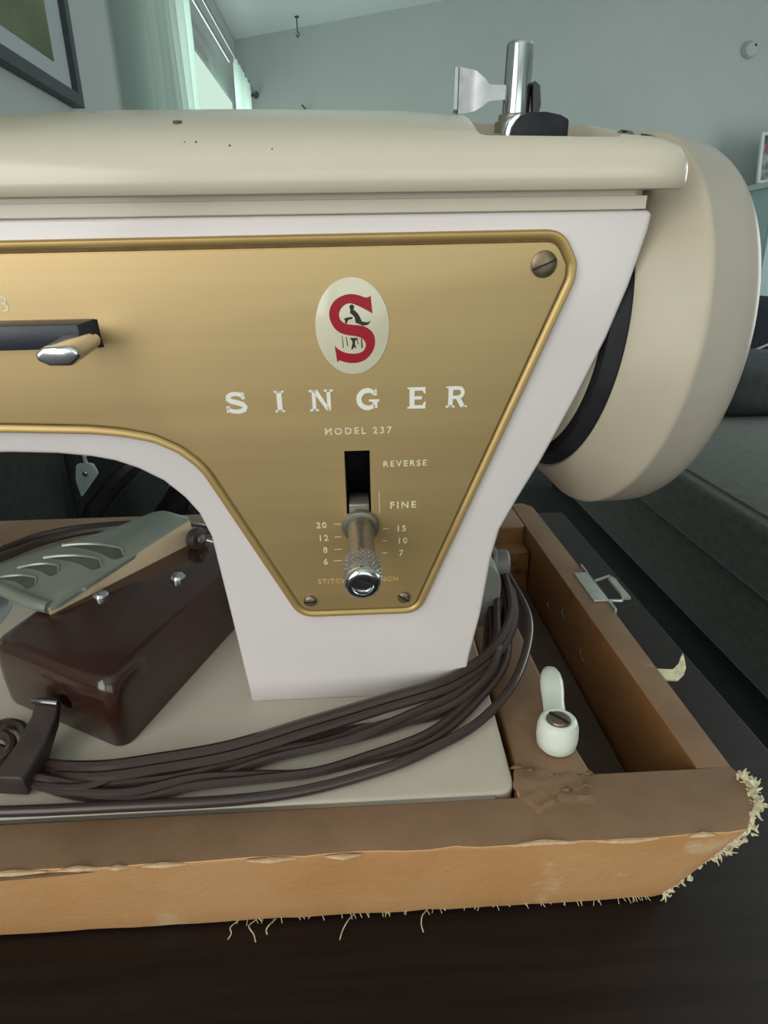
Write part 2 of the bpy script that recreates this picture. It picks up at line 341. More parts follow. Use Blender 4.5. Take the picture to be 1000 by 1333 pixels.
# pale blue cabinet against the far wall with a collage print standing on it
cab = empty('cabinet', 'pale blue lacquered cabinet against the far wall, behind the handwheel', 'cabinet', Matrix.Translation((2.86, YF-.50, 0)))
obj('carcass', *box(0, 1.1, .02, .45, .06, 1.44), M_paleblue, cab, False, 1.0)
obj('top_board', *box(-.02, 1.12, 0, .46, 1.44, 1.475), M_whitepl, cab, False, 1.0)
obj('plinth', *box(.03, 1.07, .05, .43, 0, .06), M_frame, cab, False, 1.0)
for dx0, dx1, kx in ((.01, .545, .50), (.555, 1.09, .60)):
    d = obj('door', *box(dx0, dx1, 0, .02, .08, 1.42), M_paleblue, cab, False, 1.0); bev(d, .004, 2)
    obj('knob', *lathe([(0, .006), (.015, .006), (.02, .013), (.03, .011)], 16, (kx, 0, .8), (0, -1, 0)), M_rod, d, True, 1.0)
pr = empty('collage_print', 'white framed photo collage with a red patch standing on the cabinet', 'picture', Matrix.Translation((2.83, YF-.33, 1.478)) @ Matrix.Rotation(radians(-8), 4, 'X') @ Matrix.Rotation(0, 4, 'Y'))
obj('frame', *join(box(0, .5, 0, .02, 0, .02), box(0, .5, 0, .02, .30, .32), box(0, .02, 0, .02, .02, .30), box(.48, .5, 0, .02, .02, .30)), M_whitepl, pr, False, 1.0)
obj('print', *box(.02, .48, .008, .016, .02, .30), M_photo, pr, False, 1.0)
obj('red_patch', *prism(round_poly([(.03, .19), (.14, .2), (.16, .285), (.05, .28)], .03), .0065, .008), M_photored, pr, False, 1.0)

# ------------------------------------------------------------------ sofa, blanket and cushion on the right
sofa = empty('daybed', 'low grey green fabric daybed with piped seat edge, right of the table', 'daybed', Matrix.Translation((.845, .25, 0)))
o = obj('base', *box(.03, 1.12, .02, 2.60, .07, .30), M_sofa, sofa, True, 1.0); bev(o, .02)
for k, (a, b) in enumerate(((0, 2.63),)):
    o = obj('seat_cushion', *box(0, 1.15, a, b, .30, .45), M_sofa, sofa, True, 1.0); bev(o, .018, 4)
    obj('piping', *tube([(.042, a+.03, .4515), (.042, b-.03, .4515)], .0045, 8, n=2), M_sofa, o, True, 1.0)
for xx in (.08, 1.07):
    for yy in (.08, 2.52): obj('foot', *box(xx-.025, xx+.025, yy-.025, yy+.025, 0, .07), M_frame, sofa, False, 1.0)
def lump(name, m, cx, cy, cz, sx, sy, sz, seed, amp=.12, freq=2.5, sub=4, flat=True, pw=1.0, parent=None):
    bm = bmesh.new(); bmesh.ops.create_icosphere(bm, subdivisions=sub, radius=1)
    for q in bm.verts:
        p = q.co.copy(); d = noise.noise(p*freq+Vector((seed, 0, 0)))*amp+noise.noise(p*freq*3+Vector((0, seed, 0)))*amp*.35
        p = Vector([math.copysign(abs(c)**pw, c) for c in p])*(1+d); 
        if flat: p.z = max(p.z, -.72)
        q.co = Vector((cx+p.x*sx, cy+p.y*sy, cz+p.z*sz))
    me = bpy.data.meshes.new(name); bm.to_mesh(me); bm.free()
    return link(name, me, m, parent)
o = lump('folded_blanket', M_grey, 1.46, 2.40, .535, .34, .27, .118, 3, .10, 2.2, pw=.75)
tag(o, 'rumpled charcoal blanket heaped on the far end of the daybed', 'blanket')
cu = empty('navy_cushion', 'dark navy cushion with thin white piping behind the blanket', 'cushion', Matrix.Translation((1.68, 2.80, .475)) @ Matrix.Rotation(radians(-6), 4, 'X'))
o = lump('cover', M_navy, 0, 0, .17, .26, .06, .19, 8, .03, 1.5, flat=False, pw=.55, parent=cu)
obj('piping', *tube([(-.255, -.045, .0), (-.06, -.066, .0), (.0, -.066, .10), (.25, -.045, .20)], .006, 8, n=1), M_piping, cu, True, 1.0)
obj('piping', *tube([(-.255, -.045, .012), (.255, -.045, -.01)], .007, 8, n=1), M_piping, cu, True, 1.0)

# bag behind the table
bag = empty('leather_bag', 'slumped black brown leather bag behind the case, seen under the arm', 'bag', Matrix.Translation((-.325, 1.62, 0)))
def bag_body():
    bm = bmesh.new(); bmesh.ops.create_icosphere(bm, subdivisions=5, radius=1)
    for q in bm.verts:
        p = q.co.copy(); p = Vector([math.copysign(abs(c)**.62, c) for c in p]); c = q.co
        ridge = abs(noise.noise(Vector((c.x*2.2+c.z*2.6, c.y*1.2, c.z*1.5-c.x*3.2))))*.16+abs(noise.noise(Vector((c.x*5, c.y*3, c.z*4+c.x*6))))*.06
        p *= 1-ridge; p.z = max(p.z, -.9)
        z = .335+p.z*.372; sh = (p.x+1)*.5; z *= .50+.50*min(1, sh*1.9+.1)
        q.co = Vector((p.x*.375+.095, p.y*.21, z))
    me = bpy.data.meshes.new('body'); bm.to_mesh(me); bm.free(); return link('body', me, M_leather, bag)
bag_body()
obj('strap', *tube([(-.25, -.13, .02), (-.28, -.22, .22), (-.295, -.248, .42), (-.25, -.245, .50), (-.16, -.225, .585), (-.05, -.12, .655)], .020, 8), M_leather, bag, True, 1.0)
obj('handle', *tube([(-.12, -.05, .62), (-.16, -.12, .70), (-.10, -.12, .74), (.06, -.12, .74), (.12, -.05, .62)], .012, 8), M_leather, bag, True, 1.0)
tg = obj('tag', *prism(round_poly([(-.279, .592), (-.245, .592), (-.236, .568), (-.262, .538), (-.281, .515), (-.286, .556)], .008), -.290, -.280), M_clear, bag, True, 1.0); bev(tg, .003, 2)
tg['label'] = 'small clear plastic tag hanging beside the bag strap'
obj('cord', *tube([(-.258, -.285, .590), (-.254, -.285, .62), (-.22, -.22, .68), (-.15, -.12, .70)], .0045, 8), M_clear, bag, True, 1.0)
obj('rivet', *lathe([(0, .006), (.003, .0055), (.005, .003)], 14, (-.262, -.2905, .570), (0, -1, 0)), M_chrome, tg, True, 1.0)

# dark upholstered mat standing along the left wall
mt = empty('padded_mat', 'dark green padded mat standing along the left wall, seen under the arm', 'mat', Matrix.Translation((XL+.004, 0, 0)))
for k in range(2):
    o = obj('pad', *box(0, .068, .70+k*.72, 1.41+k*.72, 0, .72), M_carpet, mt, True, 1.0); bev(o, .02, 3)
# ------------------------------------------------------------------ table
tb = empty('table', 'dark wenge wood table carrying the sewing machine case', 'table', Matrix.Translation((-.25, .03, 0)))
o = obj('tabletop', *box(-.44, .446, -.75, .53, .715, .75), M_table, tb, True, 1.0); bev(o, .002, 2)
obj('apron', *join(box(-.38, .39, -.69, -.67, .64, .715), box(-.38, .39, .45, .47, .64, .715), box(-.38, -.36, -.67, .45, .64, .715), box(.37, .39, -.67, .45, .64, .715)), M_table, tb, False, 1.0)
for xx in (-.38, .38):
    for yy in (-.68, .46): obj('leg', *box(xx-.03, xx+.03, yy-.03, yy+.03, 0, .715), M_table, tb, False, 1.0)

# ================================================================== CARRYING CASE
case = empty('carrying_case', 'worn tan leathercloth case base holding the sewing machine', 'case', Matrix.Translation((0, 0, .751)))
H = .049        # rim height above the table
def wallpiece(name, top, dx, dy, m=M_rim_case, side=None, h0=0.0):
    """top: outline of the rim (x,y); the foot is that outline moved by dx, dy where it is outside"""
    n = len(top); bot = []
    for (x, y, out) in top: bot.append((x+(dx if out else 0)*(-1 if x > 0 else 1)*1, y+(dy if out else 0), h0))
    V = [(x, y, H) for x, y, _ in top]+bot
    fc = [tuple(range(n)), tuple(range(2*n-1, n-1, -1))]+[(i, (i+1) % n, n+(i+1) % n, n+i) for i in range(n)]
    fm = [1, 0]+[0]*n
    return obj(name, V, fc, m, case, True, 1.0, [M_rim_case], fm)
def lofted(name, top, bot, m, m_top, zs=(0, H)):
    """wall of the case: a slightly wavy loft from the foot outline to the rim outline, with a softened rim edge"""
    n = len(top); rings = []
    for t in (0, .25, .5, .75, .96, 1.0):
        r = []
        for k in range(n):
            a, b = Vector(bot[k]), Vector(top[k]); p = a.lerp(b, t); z = zs[0]+(zs[1]-zs[0])*t
            r.append((p.x, p.y, z))
        rings.append(r)
    V, Fc = loft(rings); fm = [0]*(5*n)+[0, 1]
    return obj(name, V, Fc, m, case, True, 1.0, [m_top], fm)
def dens(pts, step=.012):
    out = []; m = len(pts)
    for i in range(m):
        a = Vector(pts[i]); b = Vector(pts[(i+1) % m]); k = max(1, int((b-a).length/step))
        for j in range(k): out.append(tuple(a.lerp(b, j/k)))
    return out
def dens2(A_, B_, step=.012):
    T_, U_ = [], []
    for i in range(len(A_)):
        a, b = Vector(A_[i]), Vector(A_[(i+1) % len(A_)]); c, d = Vector(B_[i]), Vector(B_[(i+1) % len(B_)]); k = max(1, int((b-a).length/step))
        for j in range(k): T_.append(tuple(a.lerp(b, j/k))); U_.append(tuple(c.lerp(d, j/k)))
    return T_, U_
random.seed(4)
# front wall: outer face slopes in towards the foot; rim edge is slightly uneven
ft = [(-.345, .1475), (.116, .1475), (.1225, .1485), (.131, .1585), (.1355, .167), (.1325, .176), (.120, .1755), (.0526, .1755), (.0520, .1665), (-.345, .1660)]
fb = [(-.330, .1635), (.104, .1635), (.110, .1645), (.116, .168), (.1185, .171), (.119, .176), (.118, .1755), (.0526, .1755), (.0520, .1665), (-.330, .1660)]
T, B = [], []
for i in range(len(ft)):
    a, b = Vector(ft[i]), Vector(ft[(i+1) % len(ft)]); c, d = Vector(fb[i]), Vector(fb[(i+1) % len(fb)]); k = max(1, int((b-a).length/.008))
    for j in range(k):
        jt = Vector((0, 0))
        if i in (0, 1, 2, 3, 4): jt = Vector((random.uniform(-.0003, .0003), random.uniform(-.0005, .0005)))
        T.append(tuple(a.lerp(b, j/k)+jt)); B.append(tuple(c.lerp(d, j/k)+jt*.5))
o = lofted('front_wall', T, B, M_case, M_rim_case); bev(o, .0016, 3, 30)
# right wall
o = lofted('right_wall', *dens2([(.120, .1756), (.1325, .1756), (.1335, .30), (.1325, .446), (.127, .454), (.1175, .454), (.1175, .405)],
           [(.118, .1756), (.119, .1756), (.120, .30), (.119, .440), (.116, .445), (.1165, .445), (.1165, .405)]), M_inner, M_rim_case); bev(o, .0012, 2, 30)
o = lofted('back_wall', *dens2([(-.345, .409), (.1172, .409), (.1172, .4545), (-.345, .4545)], [(-.335, .409), (.1165, .409), (.1165, .445), (-.335, .445)]), M_inner, M_rim_case); bev(o, .0012, 2, 30)
o = lofted('left_wall', *dens2([(-.345, .1662), (-.33, .1662), (-.33, .4088), (-.345, .4088)], [(-.335, .1662), (-.33, .1662), (-.33, .4088), (-.335, .4088)]), M_inner, M_rim_case)
obj('case_floor', *box(-.3298, .1164, .1762, .4088, 0.0003, .006), M_wood_in, case, False, 1.0)
obj('back_ledge', *box(.050, .1162, .392, .4088, .006, .036), M_inner, case, False, 1.0)
# divider beside the bed: cloth covered bar with a scalloped bed side
dv = [(.0526, .1757), (.0545, .182), (.0552, .20), (.0556, .30), (.0556, .392), (.0793, .392), (.0793, .273), (.0800, .19), (.0815, .1757)]
V, Fc = prism(dens(dv, .008), .0062, H, 'z'); o = obj('divider', V, Fc, M_inner, case, True, 1.0, [M_rim_case], [0, 1]+[0]*len(dens(dv, .008))); bev(o, .002, 3, 30)
# torn, wrinkled cloth where the divider meets the front rim
def flap(cx, cy, w_, d_, seed, rot=0):
    random.seed(seed); nu, nv = 8, 5; V = []; Fc = []
    for j in range(nv+1):
        for i in range(nu+1):
            u, t = i/nu-.5, j/nv-.5; x = u*w_; y = t*d_; z = .0003+.0009*abs(noise.noise(Vector((u*5+seed, t*4, 0))))+.00035*sin(t*9+seed)
            z *= 1 if 0 < i < nu and j > 0 else .25
            x2 = x*cos(rot)-y*sin(rot); y2 = x*sin(rot)+y*cos(rot)
            V.append((cx+x2+random.uniform(-.0004, .0004), cy+y2+random.uniform(-.0004, .0004), H+z))
    for j in range(nv):
        for i in range(nu): a = j*(nu+1)+i; Fc.append((a, a+1, a+nu+2, a+nu+1))
    o = obj('torn_flap', V, Fc, M_rim_case, case, True, 1.0); s = o.modifiers.new('s', 'SOLIDIFY'); s.thickness = .0004; return bake(o)
for a in ((.0590, .1735, .014, .011, 2, -.3), (.0700, .1715, .012, .008, 5, .15), (.0715, .1655, .013, .007, 8, -.1), (.0590, .1645, .010, .008, 11, .5)): flap(*a)
random.seed(9); v = []
for (x, y, l) in ((.0545, .1775, .006), (.0585, .1762, .004), (.0685, .1665, .0045), (.0755, .1668, .005), (.0785, .1725, .004)):
    v.append(tube([(x-l/2, y, H+.0024), (x, y+random.uniform(-.0008, .0008), H+.0032), (x+l/2, y+random.uniform(-.001, .001), H+.0022)], lambda t: .0009*(1-abs(2*t-1))+.0002, 6))
tag(obj('cloth_tear', *join(*v), M_groove, case, True, 1.0), kind='stuff')
# worn edge along the front rim: the leathercloth has lifted from the board
random.seed(21); v = []
x = -.33
while x < .112:
    l = random.uniform(.006, .022)
    if x < -.06 or random.random() < .6:
        v.append(tube([(x, .1474, H-.0006), (x+l/2, .1470+random.uniform(-.0003, .0003), H-.0003+random.uniform(-.0005, .0007)), (x+l, .1474, H-.0006)], lambda t: .00075*(1-abs(2*t-1))+.00025, 6))
    x += l*random.uniform(.9, 1.6)
tag(obj('lifted_edge', *join(*v), M_scuff, case, True, 1.0), kind='stuff')
obj('edge_split', *tube([(-.33, .1480, H-.0032), (-.20, .1481, H-.0034), (-.12, .1480, H-.0032), (-.085, .1483, H-.0022), (-.068, .1482, H-.0012)], lambda t: .0009*(1-t)+.0002, 8), M_groove, case, True, 1.0)
# frayed corner: tufts of the cotton backing
random.seed(12); v = []
def tuft(p, d, ln, wd):
    p = Vector(p); d = Vector(d).normalized(); s = d.cross(Vector((random.uniform(-1, 1), random.uniform(-1, 1), random.uniform(-1, 1)))).normalized()
    q = p+d*ln*.5+Vector((random.uniform(-1, 1), random.uniform(-1, 1), random.uniform(-1, 1)))*ln*.25
    return tube([tuple(p-d*ln*.2), tuple(q), tuple(p+d*ln)], lambda t: wd*(1-t*.85), 5, n=2)
path = [((.1335, .171, H+.0003), 22), ((.1348, .166, H-.0002), 30), ((.1315, .159, H-.001), 26), ((.1250, .1510, H-.002), 20), ((.1230, .1530, H-.010), 30), ((.120, .1570, H-.020), 22), ((.1165, .1610, H-.031), 16), ((.1120, .1635, H-.041), 12), ((.108, .1640, H-.048), 4)]
for k in range(len(path)-1):
    (a, na), (b, nb) = path[k], path[k+1]; a, b = Vector(a), Vector(b)
    for i in range(na):
        p = a.lerp(b, random.random())+Vector((random.gauss(0, .0009), random.gauss(0, .0009), random.gauss(0, .0009)))
        for _ in range(3): v.append(tuft(p, (random.uniform(-1, 1.0), random.uniform(-1.0, .8), random.uniform(-.9, .8)), random.choice((.0008, .0011, .0014, .0018, .003)), random.uniform(.0004, .0010)))
rl = cr([q for q, _ in path], 6); v.append(tube([tuple(Vector(q)+Vector((random.gauss(0, .0003), random.gauss(0, .0003), random.gauss(0, .0003)))) for q in rl], lambda t: .0013*(1-.75*t)*random.uniform(.7, 1.15), 7, smooth=False))
tag(obj('frayed_corner', *join(*v), M_fray, case, True, 1.0), kind='stuff')
# loose threads below the front edge and thin fuzz along it
random.seed(5)
for (x, l, a, b) in ((-.0510, .0035, .0005, -.001), (-.0445, .005, .002, .001), (-.0372, .0025, -.001, .0005), (-.0089, .006, -.002, -.001), (.0179, .005, -.0006, .0005)):
    obj('loose_thread', *tube([(x+.002, .1632, .0006), (x, .1600, .0020), (x+a, .1600-l*.5, .0012), (x+a+b, .1600-l, .0006)], .00022, 5, n=5), M_fray, case, True, 1.0)
v = []
for i in range(60):
    x = random.uniform(-.05, .104) if i < 90 else random.uniform(-.14, .1)
    v.append(tube([(x, .1634, .0010), (x+random.uniform(-.001, .001), .1634-random.uniform(.0006, .0022), .0004)], .00013, 4, n=1))
tag(obj('edge_fuzz', *join(*v), M_fray, case, True, 1.0), kind='stuff')
# metal clasp on the right rim
cl = obj('clasp', *join(box(.1262, .1352, .2980, .3320, H, H+.0012), box(.1340, .1352, .2880, .3430, H-.016, H+.0012)), M_clasp, case, False, 1.0); bev(cl, .0004, 2)
cl['label'] = 'pale metal clasp plate folded over the right rim'
obj('clasp_loop', *tube([(.1356, .3240, H-.001), (.146, .3270, H+.0004), (.1475, .3220, H+.0004), (.1435, .3000, H+.0002), (.1420, .2985, H), (.1356, .3010, H-.001)], .0009, 8, n=1), M_clasp, cl, True, 1.0)
obj('clasp_bar', *box(.1440, .1475, .3000, .3235, H-.0004, H+.0012), M_clasp, cl, False, 1.0)
# yellowed cloth tab on the right side
V = []; Fc = []; pth = [(.131, .2345, .047), (.1360, .2335, .047), (.1400, .2330, .047), (.1440, .2360, .0478), (.1465, .2395, .0488), (.1480, .2425, .0500)]
for k, (x, y, z) in enumerate(pth):
    wd = .0028*(1 if k < 5 else .4); V += [(x, y-wd, z-.001), (x, y+wd, z+.001)]
for k in range(len(pth)-1): Fc.append((2*k, 2*k+1, 2*k+3, 2*k+2))
o = obj('cloth_tab', V, Fc, M_fray, case, True, 1.0); s = o.modifiers.new('s', 'SOLIDIFY'); s.thickness = .0008; bake(o)
o['label'] = 'yellowed cloth tab sticking out of the right side'
# staples and nail heads in the right lining
for (y, z) in ((.318, .030), (.285, .024), (.345, .020)):
    obj('staple', *tube([(.1182, y-.003, z-.002), (.1170, y-.002, z-.001), (.1170, y+.002, z+.001), (.1182, y+.003, z+.002)], .0006, 6, n=1), M_steel, case, True, 1.0)

# white plastic turn latch screwed on the divider
tl = empty('turn_latch', 'milky white plastic turn latch screwed to the case divider', 'latch', Matrix.Translation((.0722, .1900, .8005)) @ Matrix.Rotation(radians(-12), 4, 'Z'))
obj('hub', *lathe([(0, .0062), (.0015, .0074), (.005, .0078), (.0095, .0076), (.0120, .0068), (.0128, .0056), (.0124, .0046), (.0112, .0045)], 36), M_plastic, tl, True, 1.0)
ring = []
for (y, hw, z0, z1) in ((.003, .0044, .003, .0100), (.010, .0043, .0040, .0090), (.018, .0043, .0045, .0090), (.023, .0047, .0050, .0105), (.028, .0048, .0055, .0120), (.033, .0042, .0060, .0118), (.0365, .0030, .0068, .0108), (.0378, .0012, .008, .0098)):
    ring.append([(hw*cos(t)*(1.0), y, (z0+z1)/2+(z1-z0)/2*sin(t)) for t in [2*pi*k/16 for k in range(16)]])
V, Fc = loft(ring); obj('lever', V, Fc, M_plastic, tl, True, 1.0)
sc = obj('screw', *lathe([(.0095, .0043), (.0122, .0043), (.0130, .0038), (.0133, .0001)], 24), M_screw, tl, True, 1.0)
o = obj('screw_slot', *box(-.0040, .0040, -.0006, .0006, .0128, .01345), M_slot, sc, False, 1.0); o.rotation_euler.z = radians(-38)

# ================================================================== SEWING MACHINE
sm = empty('sewing_machine', 'cream and white sewing machine with gold front panel, in tan case', 'sewing machine', MACH)
BX0 = -318
# bed
bo = round_poly([(BX0, 2.6), (51.8, 2.6), (51.8, 190), (BX0, 190)], [6, 7, 4, 4])
o = obj('bed', *prism(bo, -17, 0, 'z'), M_bed, sm); bev(o, .0014, 3)
eb = round_poly([(BX0, 2.0), (40.0, 2.0), (48.6, 3.2), (46, 5), (BX0, 5)], 0)
obj('bed_edge_trim', *prism([(BX0+4, 1.1), (44, 1.1), (44, 2.62), (BX0+4, 2.62)], -7.5, -.6, 'z'), M_edge, sm, False)
obj('slide_plate', *lathe([(0, 32), (.5, 32), (.9, 31.2), (.9, .1)], 48, (-209, 116, 0)), M_chrome, sm)
# arm and pillar casting
body = [(-47, -.5), (-47.2, 4), (-50.1, 45), (-52.7, 79), (-55.6, 88.5), (-59.6, 94.8), (-65.5, 101.2), (-73, 106), (-80, 109), (-87, 110.7), (-98, 112.2), (-112, 113), (-140, 113.4), (-205, 113.4), (-207, 111), (-207, 66), (-209, 64), (-262, 64), (-265, 67), (-265, 181.8), (86.2, 181.8), (86.9, 180.5), (86.6, 176.4), (83.5, 161), (79.2, 145.8), (72, 126.5), (62.9, 104.6), (56, 90), (50.6, 78), (48.3, 66), (45.9, 40.3), (42.6, 19.3), (41, 4), (41, -.5)]
V, Fc = prism(body, 52, 128); arm = obj('arm_and_pillar', V, Fc, M_white, sm)
cs = [obj('c', *box(-4.6, 4.6, 40, 84, 66, 111.2), M_slot, sm), obj('c', *box(-230, -74.6, 40, 72, 146.8, 155.2), M_slot, sm)]
cut(arm, *cs); bev(arm, .0042, 4, 50)
# recessed strip below the top cover
obj('cover_seat', *prism(round_poly([(-263, 53.5), (81.5, 53.5), (84.5, 56), (84.5, 126), (-263, 126)], 0), 181.0, 187.2, 'z'), M_cream, sm, False)
obj('seam_lip', *join(prism(round_poly([(-264, 51.6), (84.2, 51.6), (85.4, 54), (85.4, 127), (-264, 127)], 0), 182.15, 185.5, 'z')), M_cream, sm, False)
# top cover
prof = [(49.5, 186.9), (46.6, 187.4), (45.6, 189.0), (45.8, 192.0), (47.2, 196.0), (50.6, 199.6), (56, 202.6), (64, 205.4), (74, 207.8), (85, 209.6), (96, 210.4), (106, 210.2), (116, 208.4), (124, 204.6), (130, 199.0), (132.5, 192), (132.5, 187.2), (129, 186.9)]
def sect(x, s, zt=1.0, sy=None):
    cy, cz0 = 89, 186.9
    return [(x, cy+(y-cy)*(s if sy is None else sy), cz0+(z-cz0)*s*(1-(1-zt)*max(0, min(1, (y-44)/22)))) for y, z in prof]
rings = [sect(-268, .9), sect(-266, .97), sect(-262, 1)]
for x in range(-250, 30, 14): rings.append(sect(x, 1, (1-.0013*max(0, -x-70)*(x < 0)*(1 if x > -125 else 55/max(1, -x-70))-.0000022*max(0, x+50)**2*3.5)*1.0, 1))
for x, s, zt in ((36, 1, .905), (48, 1, .870), (60, 1, .835), (70, 1, .80), (78, 1, .765), (84, .995, .725), (88, .985, .68), (91, .965, .60), (92.6, .945, .50), (93.2, .93, .38)): rings.append(sect(x, s if s else 1, zt, s))
V, Fc = loft(rings); cov = obj('top_cover', V, Fc, M_cream, sm)
rec = round_poly([(35.5, 53.6), (76.5, 53.6), (73, 104), (66, 109.5), (44, 109.5), (37, 104)], [3, 5, 4, 5, 5, 4])
cut(cov, obj('c', *prism(rec, 198.2, 230, 'z'), M_cream, sm))
for (x, y, z, a) in ((79.3, 62.5, 200.3, .5), (85.0, 61.0, 199.2, .3)):
    s1 = obj('cover_screw', *lathe([(0, 2.5), (.9, 2.5), (1.3, 2.0), (1.4, .05)], 20, (x, y, z), (.12, -.30, .95)), M_screw, sm)
    o = obj('screw_slot', *box(-2.1, 2.1, -.35, .35, 1.2, 1.5), M_slot, s1, False); o.location = Vector((x, y-.1, z))*MM; o.rotation_euler = (.30, .12, a)
for (x, y, r) in ((-46.3, 62, 1.25),):
    obj('oil_hole', *lathe([(0, r), (.4, r), (.45, .05)], 18, (x, y, 204.65), (0, -.28, .96)), M_groove, sm)
random.seed(8)
v = []
for (x, y, z) in ((-42.6, 50.6, 199.4), (-39.6, 50.5, 199.5), (-30.8, 49.6, 198.6), (-19.7, 48.9, 197.6)):
    v.append(lathe([(0, .32), (.2, .28), (.25, .02)], 8, (x, y+.15, z+.05), (0, -.75, .66)))
tag(obj('paint_chip', *join(*v), M_groove, sm), kind='stuff')

# spool pin, bobbin winder
sp = obj('spool_pin', *lathe([(0, 6.4), (3, 6.4), (3.4, 4.7), (4, 4.5), (29.2, 4.35), (30.2, 3.7), (30.4, 3.2), (28, 3.0)], 36, (55.9, 100, 198.0)), M_chrome, sm); sp['label'] = 'chrome spool pin'
obj('pin_collar', *lathe([(0, 6.6), (2.8, 6.6), (3.2, 5.6), (4.8, 5.6), (5.2, 4.6)], 28, (55.9, 100, 203.6)), M_steel, sp)
ck = obj('winder_clip', *prism([(61.0, 206), (62.4, 206), (63.2, 211), (62.4, 216.2), (60.6, 217.4), (60.2, 216)], 96, 104), M_black, sp)
# curved chrome guide on the left of the pin
V = []; Fc = []; gp = [(34.8, 96.0), (34.9, 99.5), (36.4, 101.6), (39.5, 101.8), (42.6, 100.8), (45.2, 100.2), (46.8, 99.8)]
zr = [(209.8, 221.2), (209.2, 221.8), (208.9, 221.8), (209.0, 221.4), (209.6, 220.6), (211.0, 218.6), (212.2, 216.8)]
for (x, y), (a, b) in zip(gp, zr): V += [(x, y, a), (x, y, b)]
V += [(52, 99.6, 212.6), (52, 99.6, 216.6)]
for k in range(len(gp)): Fc.append((2*k, 2*k+1, 2*k+3, 2*k+2))
o = obj('thread_guide', V, Fc, M_knurl, sm); s = o.modifiers.new('s', 'SOLIDIFY'); s.thickness = .0011; bake(o); o['label'] = 'chrome thread guide'
bw = obj('bobbin_winder', *prism([(48.2, 197), (48.2, 200.4), (49.0, 203.6), (50.8, 205.8), (53.5, 207.0), (58, 207.2), (62.5, 206.4), (65.2, 205.2), (65.4, 197)], 70, 82), M_rubber, sm); bev(bw, .0006, 2); bw['label'] = 'black rubber bobbin winder wheel'
o = obj('winder_plate', *prism([(47.2, 197), (47.2, 202.5), (47.9, 205.0), (49.6, 206.6), (51.6, 207.0), (50.0, 204.0), (49.2, 197)], 72.5, 80), M_chrome, bw); bev(o, .0003, 2)

# gold front panel with raised lip, dark groove and recessed field
po = [(-262, 175.9), (61, 177.2), (66.0, 168.6), (66.2, 163.6), (21.6, 43.4), (-24.0, 43.6), (-44.4, 88.6), (-52.2, 105.8), (-58.5, 112), (-65.8, 116.0), (-75, 118.2), (-84.3, 119.4), (-112, 120.8), (-262, 121.2)]
po = round_poly(po, [2, 6.5, 1.5, 2, 6, 6, 4, 4, 2, 2, 2, 3, 3, 2], 7)
# thin out coincident points
pp = []
for q in po:
    if not pp or (Vector(q)-Vector(pp[-1])).length > .35: pp.append(q)
po = pp
def ringy(pts, y): return [(x, y, z) for x, z in pts]
rings = [ringy(po, 52.2), ringy(po, 50.4), ringy(inset(po, .5), 49.75), ringy(inset(po, 1.5), 49.65), ringy(inset(po, 2.25), 50.1), ringy(inset(po, 2.6), 50.5), ringy(inset(po, 3.1), 50.5), ringy(inset(po, 3.35), 50.05), ringy(inset(po, 3.8), 50.0)]
V, Fc = loft(rings, True); n = len(po)
fm = []
for i in range(8): fm += [[1, 1, 1, 1, 1, 2, 2, 1][i]]*n
fm += [0, 0]
plate = obj('front_panel', V, Fc, M_gold, sm, True, MM, [M_goldlip, M_groove], fm)
cut(plate, obj('c', *box(-4.35, 4.15, 40, 60, 60, 111.2), M_slot, sm), obj('c', *box(-230, -74.8, 40, 60, 146.9, 155.1), M_slot, sm))
plate['label'] = 'satin gold metal front panel with raised lip'

def text(body, x, z, h, sp_=1.0, m=M_print, name='lettering', bold=0, align='CENTER', y=49.93, wscale=1.0):
    c = bpy.data.curves.new(name, 'FONT'); c.body = body; c.size = h/.70*MM; c.space_character = sp_; c.align_x = align; c.extrude = .00003; c.offset = bold*MM; c.resolution_u = 3
    t = bpy.data.objects.new(name, c); COL.objects.link(t); dg = bpy.context.evaluated_depsgraph_get(); dg.update()
    me = bpy.data.meshes.new_from_object(t.evaluated_get(dg), depsgraph=dg); bpy.data.objects.remove(t); bpy.data.curves.remove(c)
    me.name = name
    for q in me.vertices: q.co = Vector((x*MM+q.co.x*wscale, y*MM-q.co.z, z*MM+q.co.y))
    me.materials.clear(); return link(name, me, m, plate, False)
# maker's name in wide-spaced letters with small wedge serifs
Hc = 7.0; ZB = 125.2
def ribbon(pts, wd):
    P = [Vector(p) for p in pts]; A, B = [], []
    for i, p in enumerate(P):
        t = (P[min(i+1, len(P)-1)]-P[max(i-1, 0)]).normalized(); nrm = Vector((-t.y, t.x)); ww = wd[i] if isinstance(wd, (list, tuple)) else wd
        A.append(p+nrm*ww/2); B.append(p-nrm*ww/2)
    return [tuple(q) for q in A+B[::-1]]
def flat(polys, y, m, name, parent, thick=.06):
    parts = [prism(p, y, y-thick) for p in polys]; return obj(name, *join(*parts), m, parent, False)
def arcp(cx, cy, rx, ry, a0, a1, n=18): return [(cx+rx*cos(radians(a0+(a1-a0)*k/n)), cy+ry*sin(radians(a0+(a1-a0)*k/n))) for k in range(n+1)]
def serif(x, z, wd, up): return [(x-wd/2, z), (x+wd/2, z), (x+wd/2, z+.45*up), (x+wd*.28, z+.85*up), (x-wd*.28, z+.85*up), (x-wd/2, z+.45*up)]
s_ = 1.55
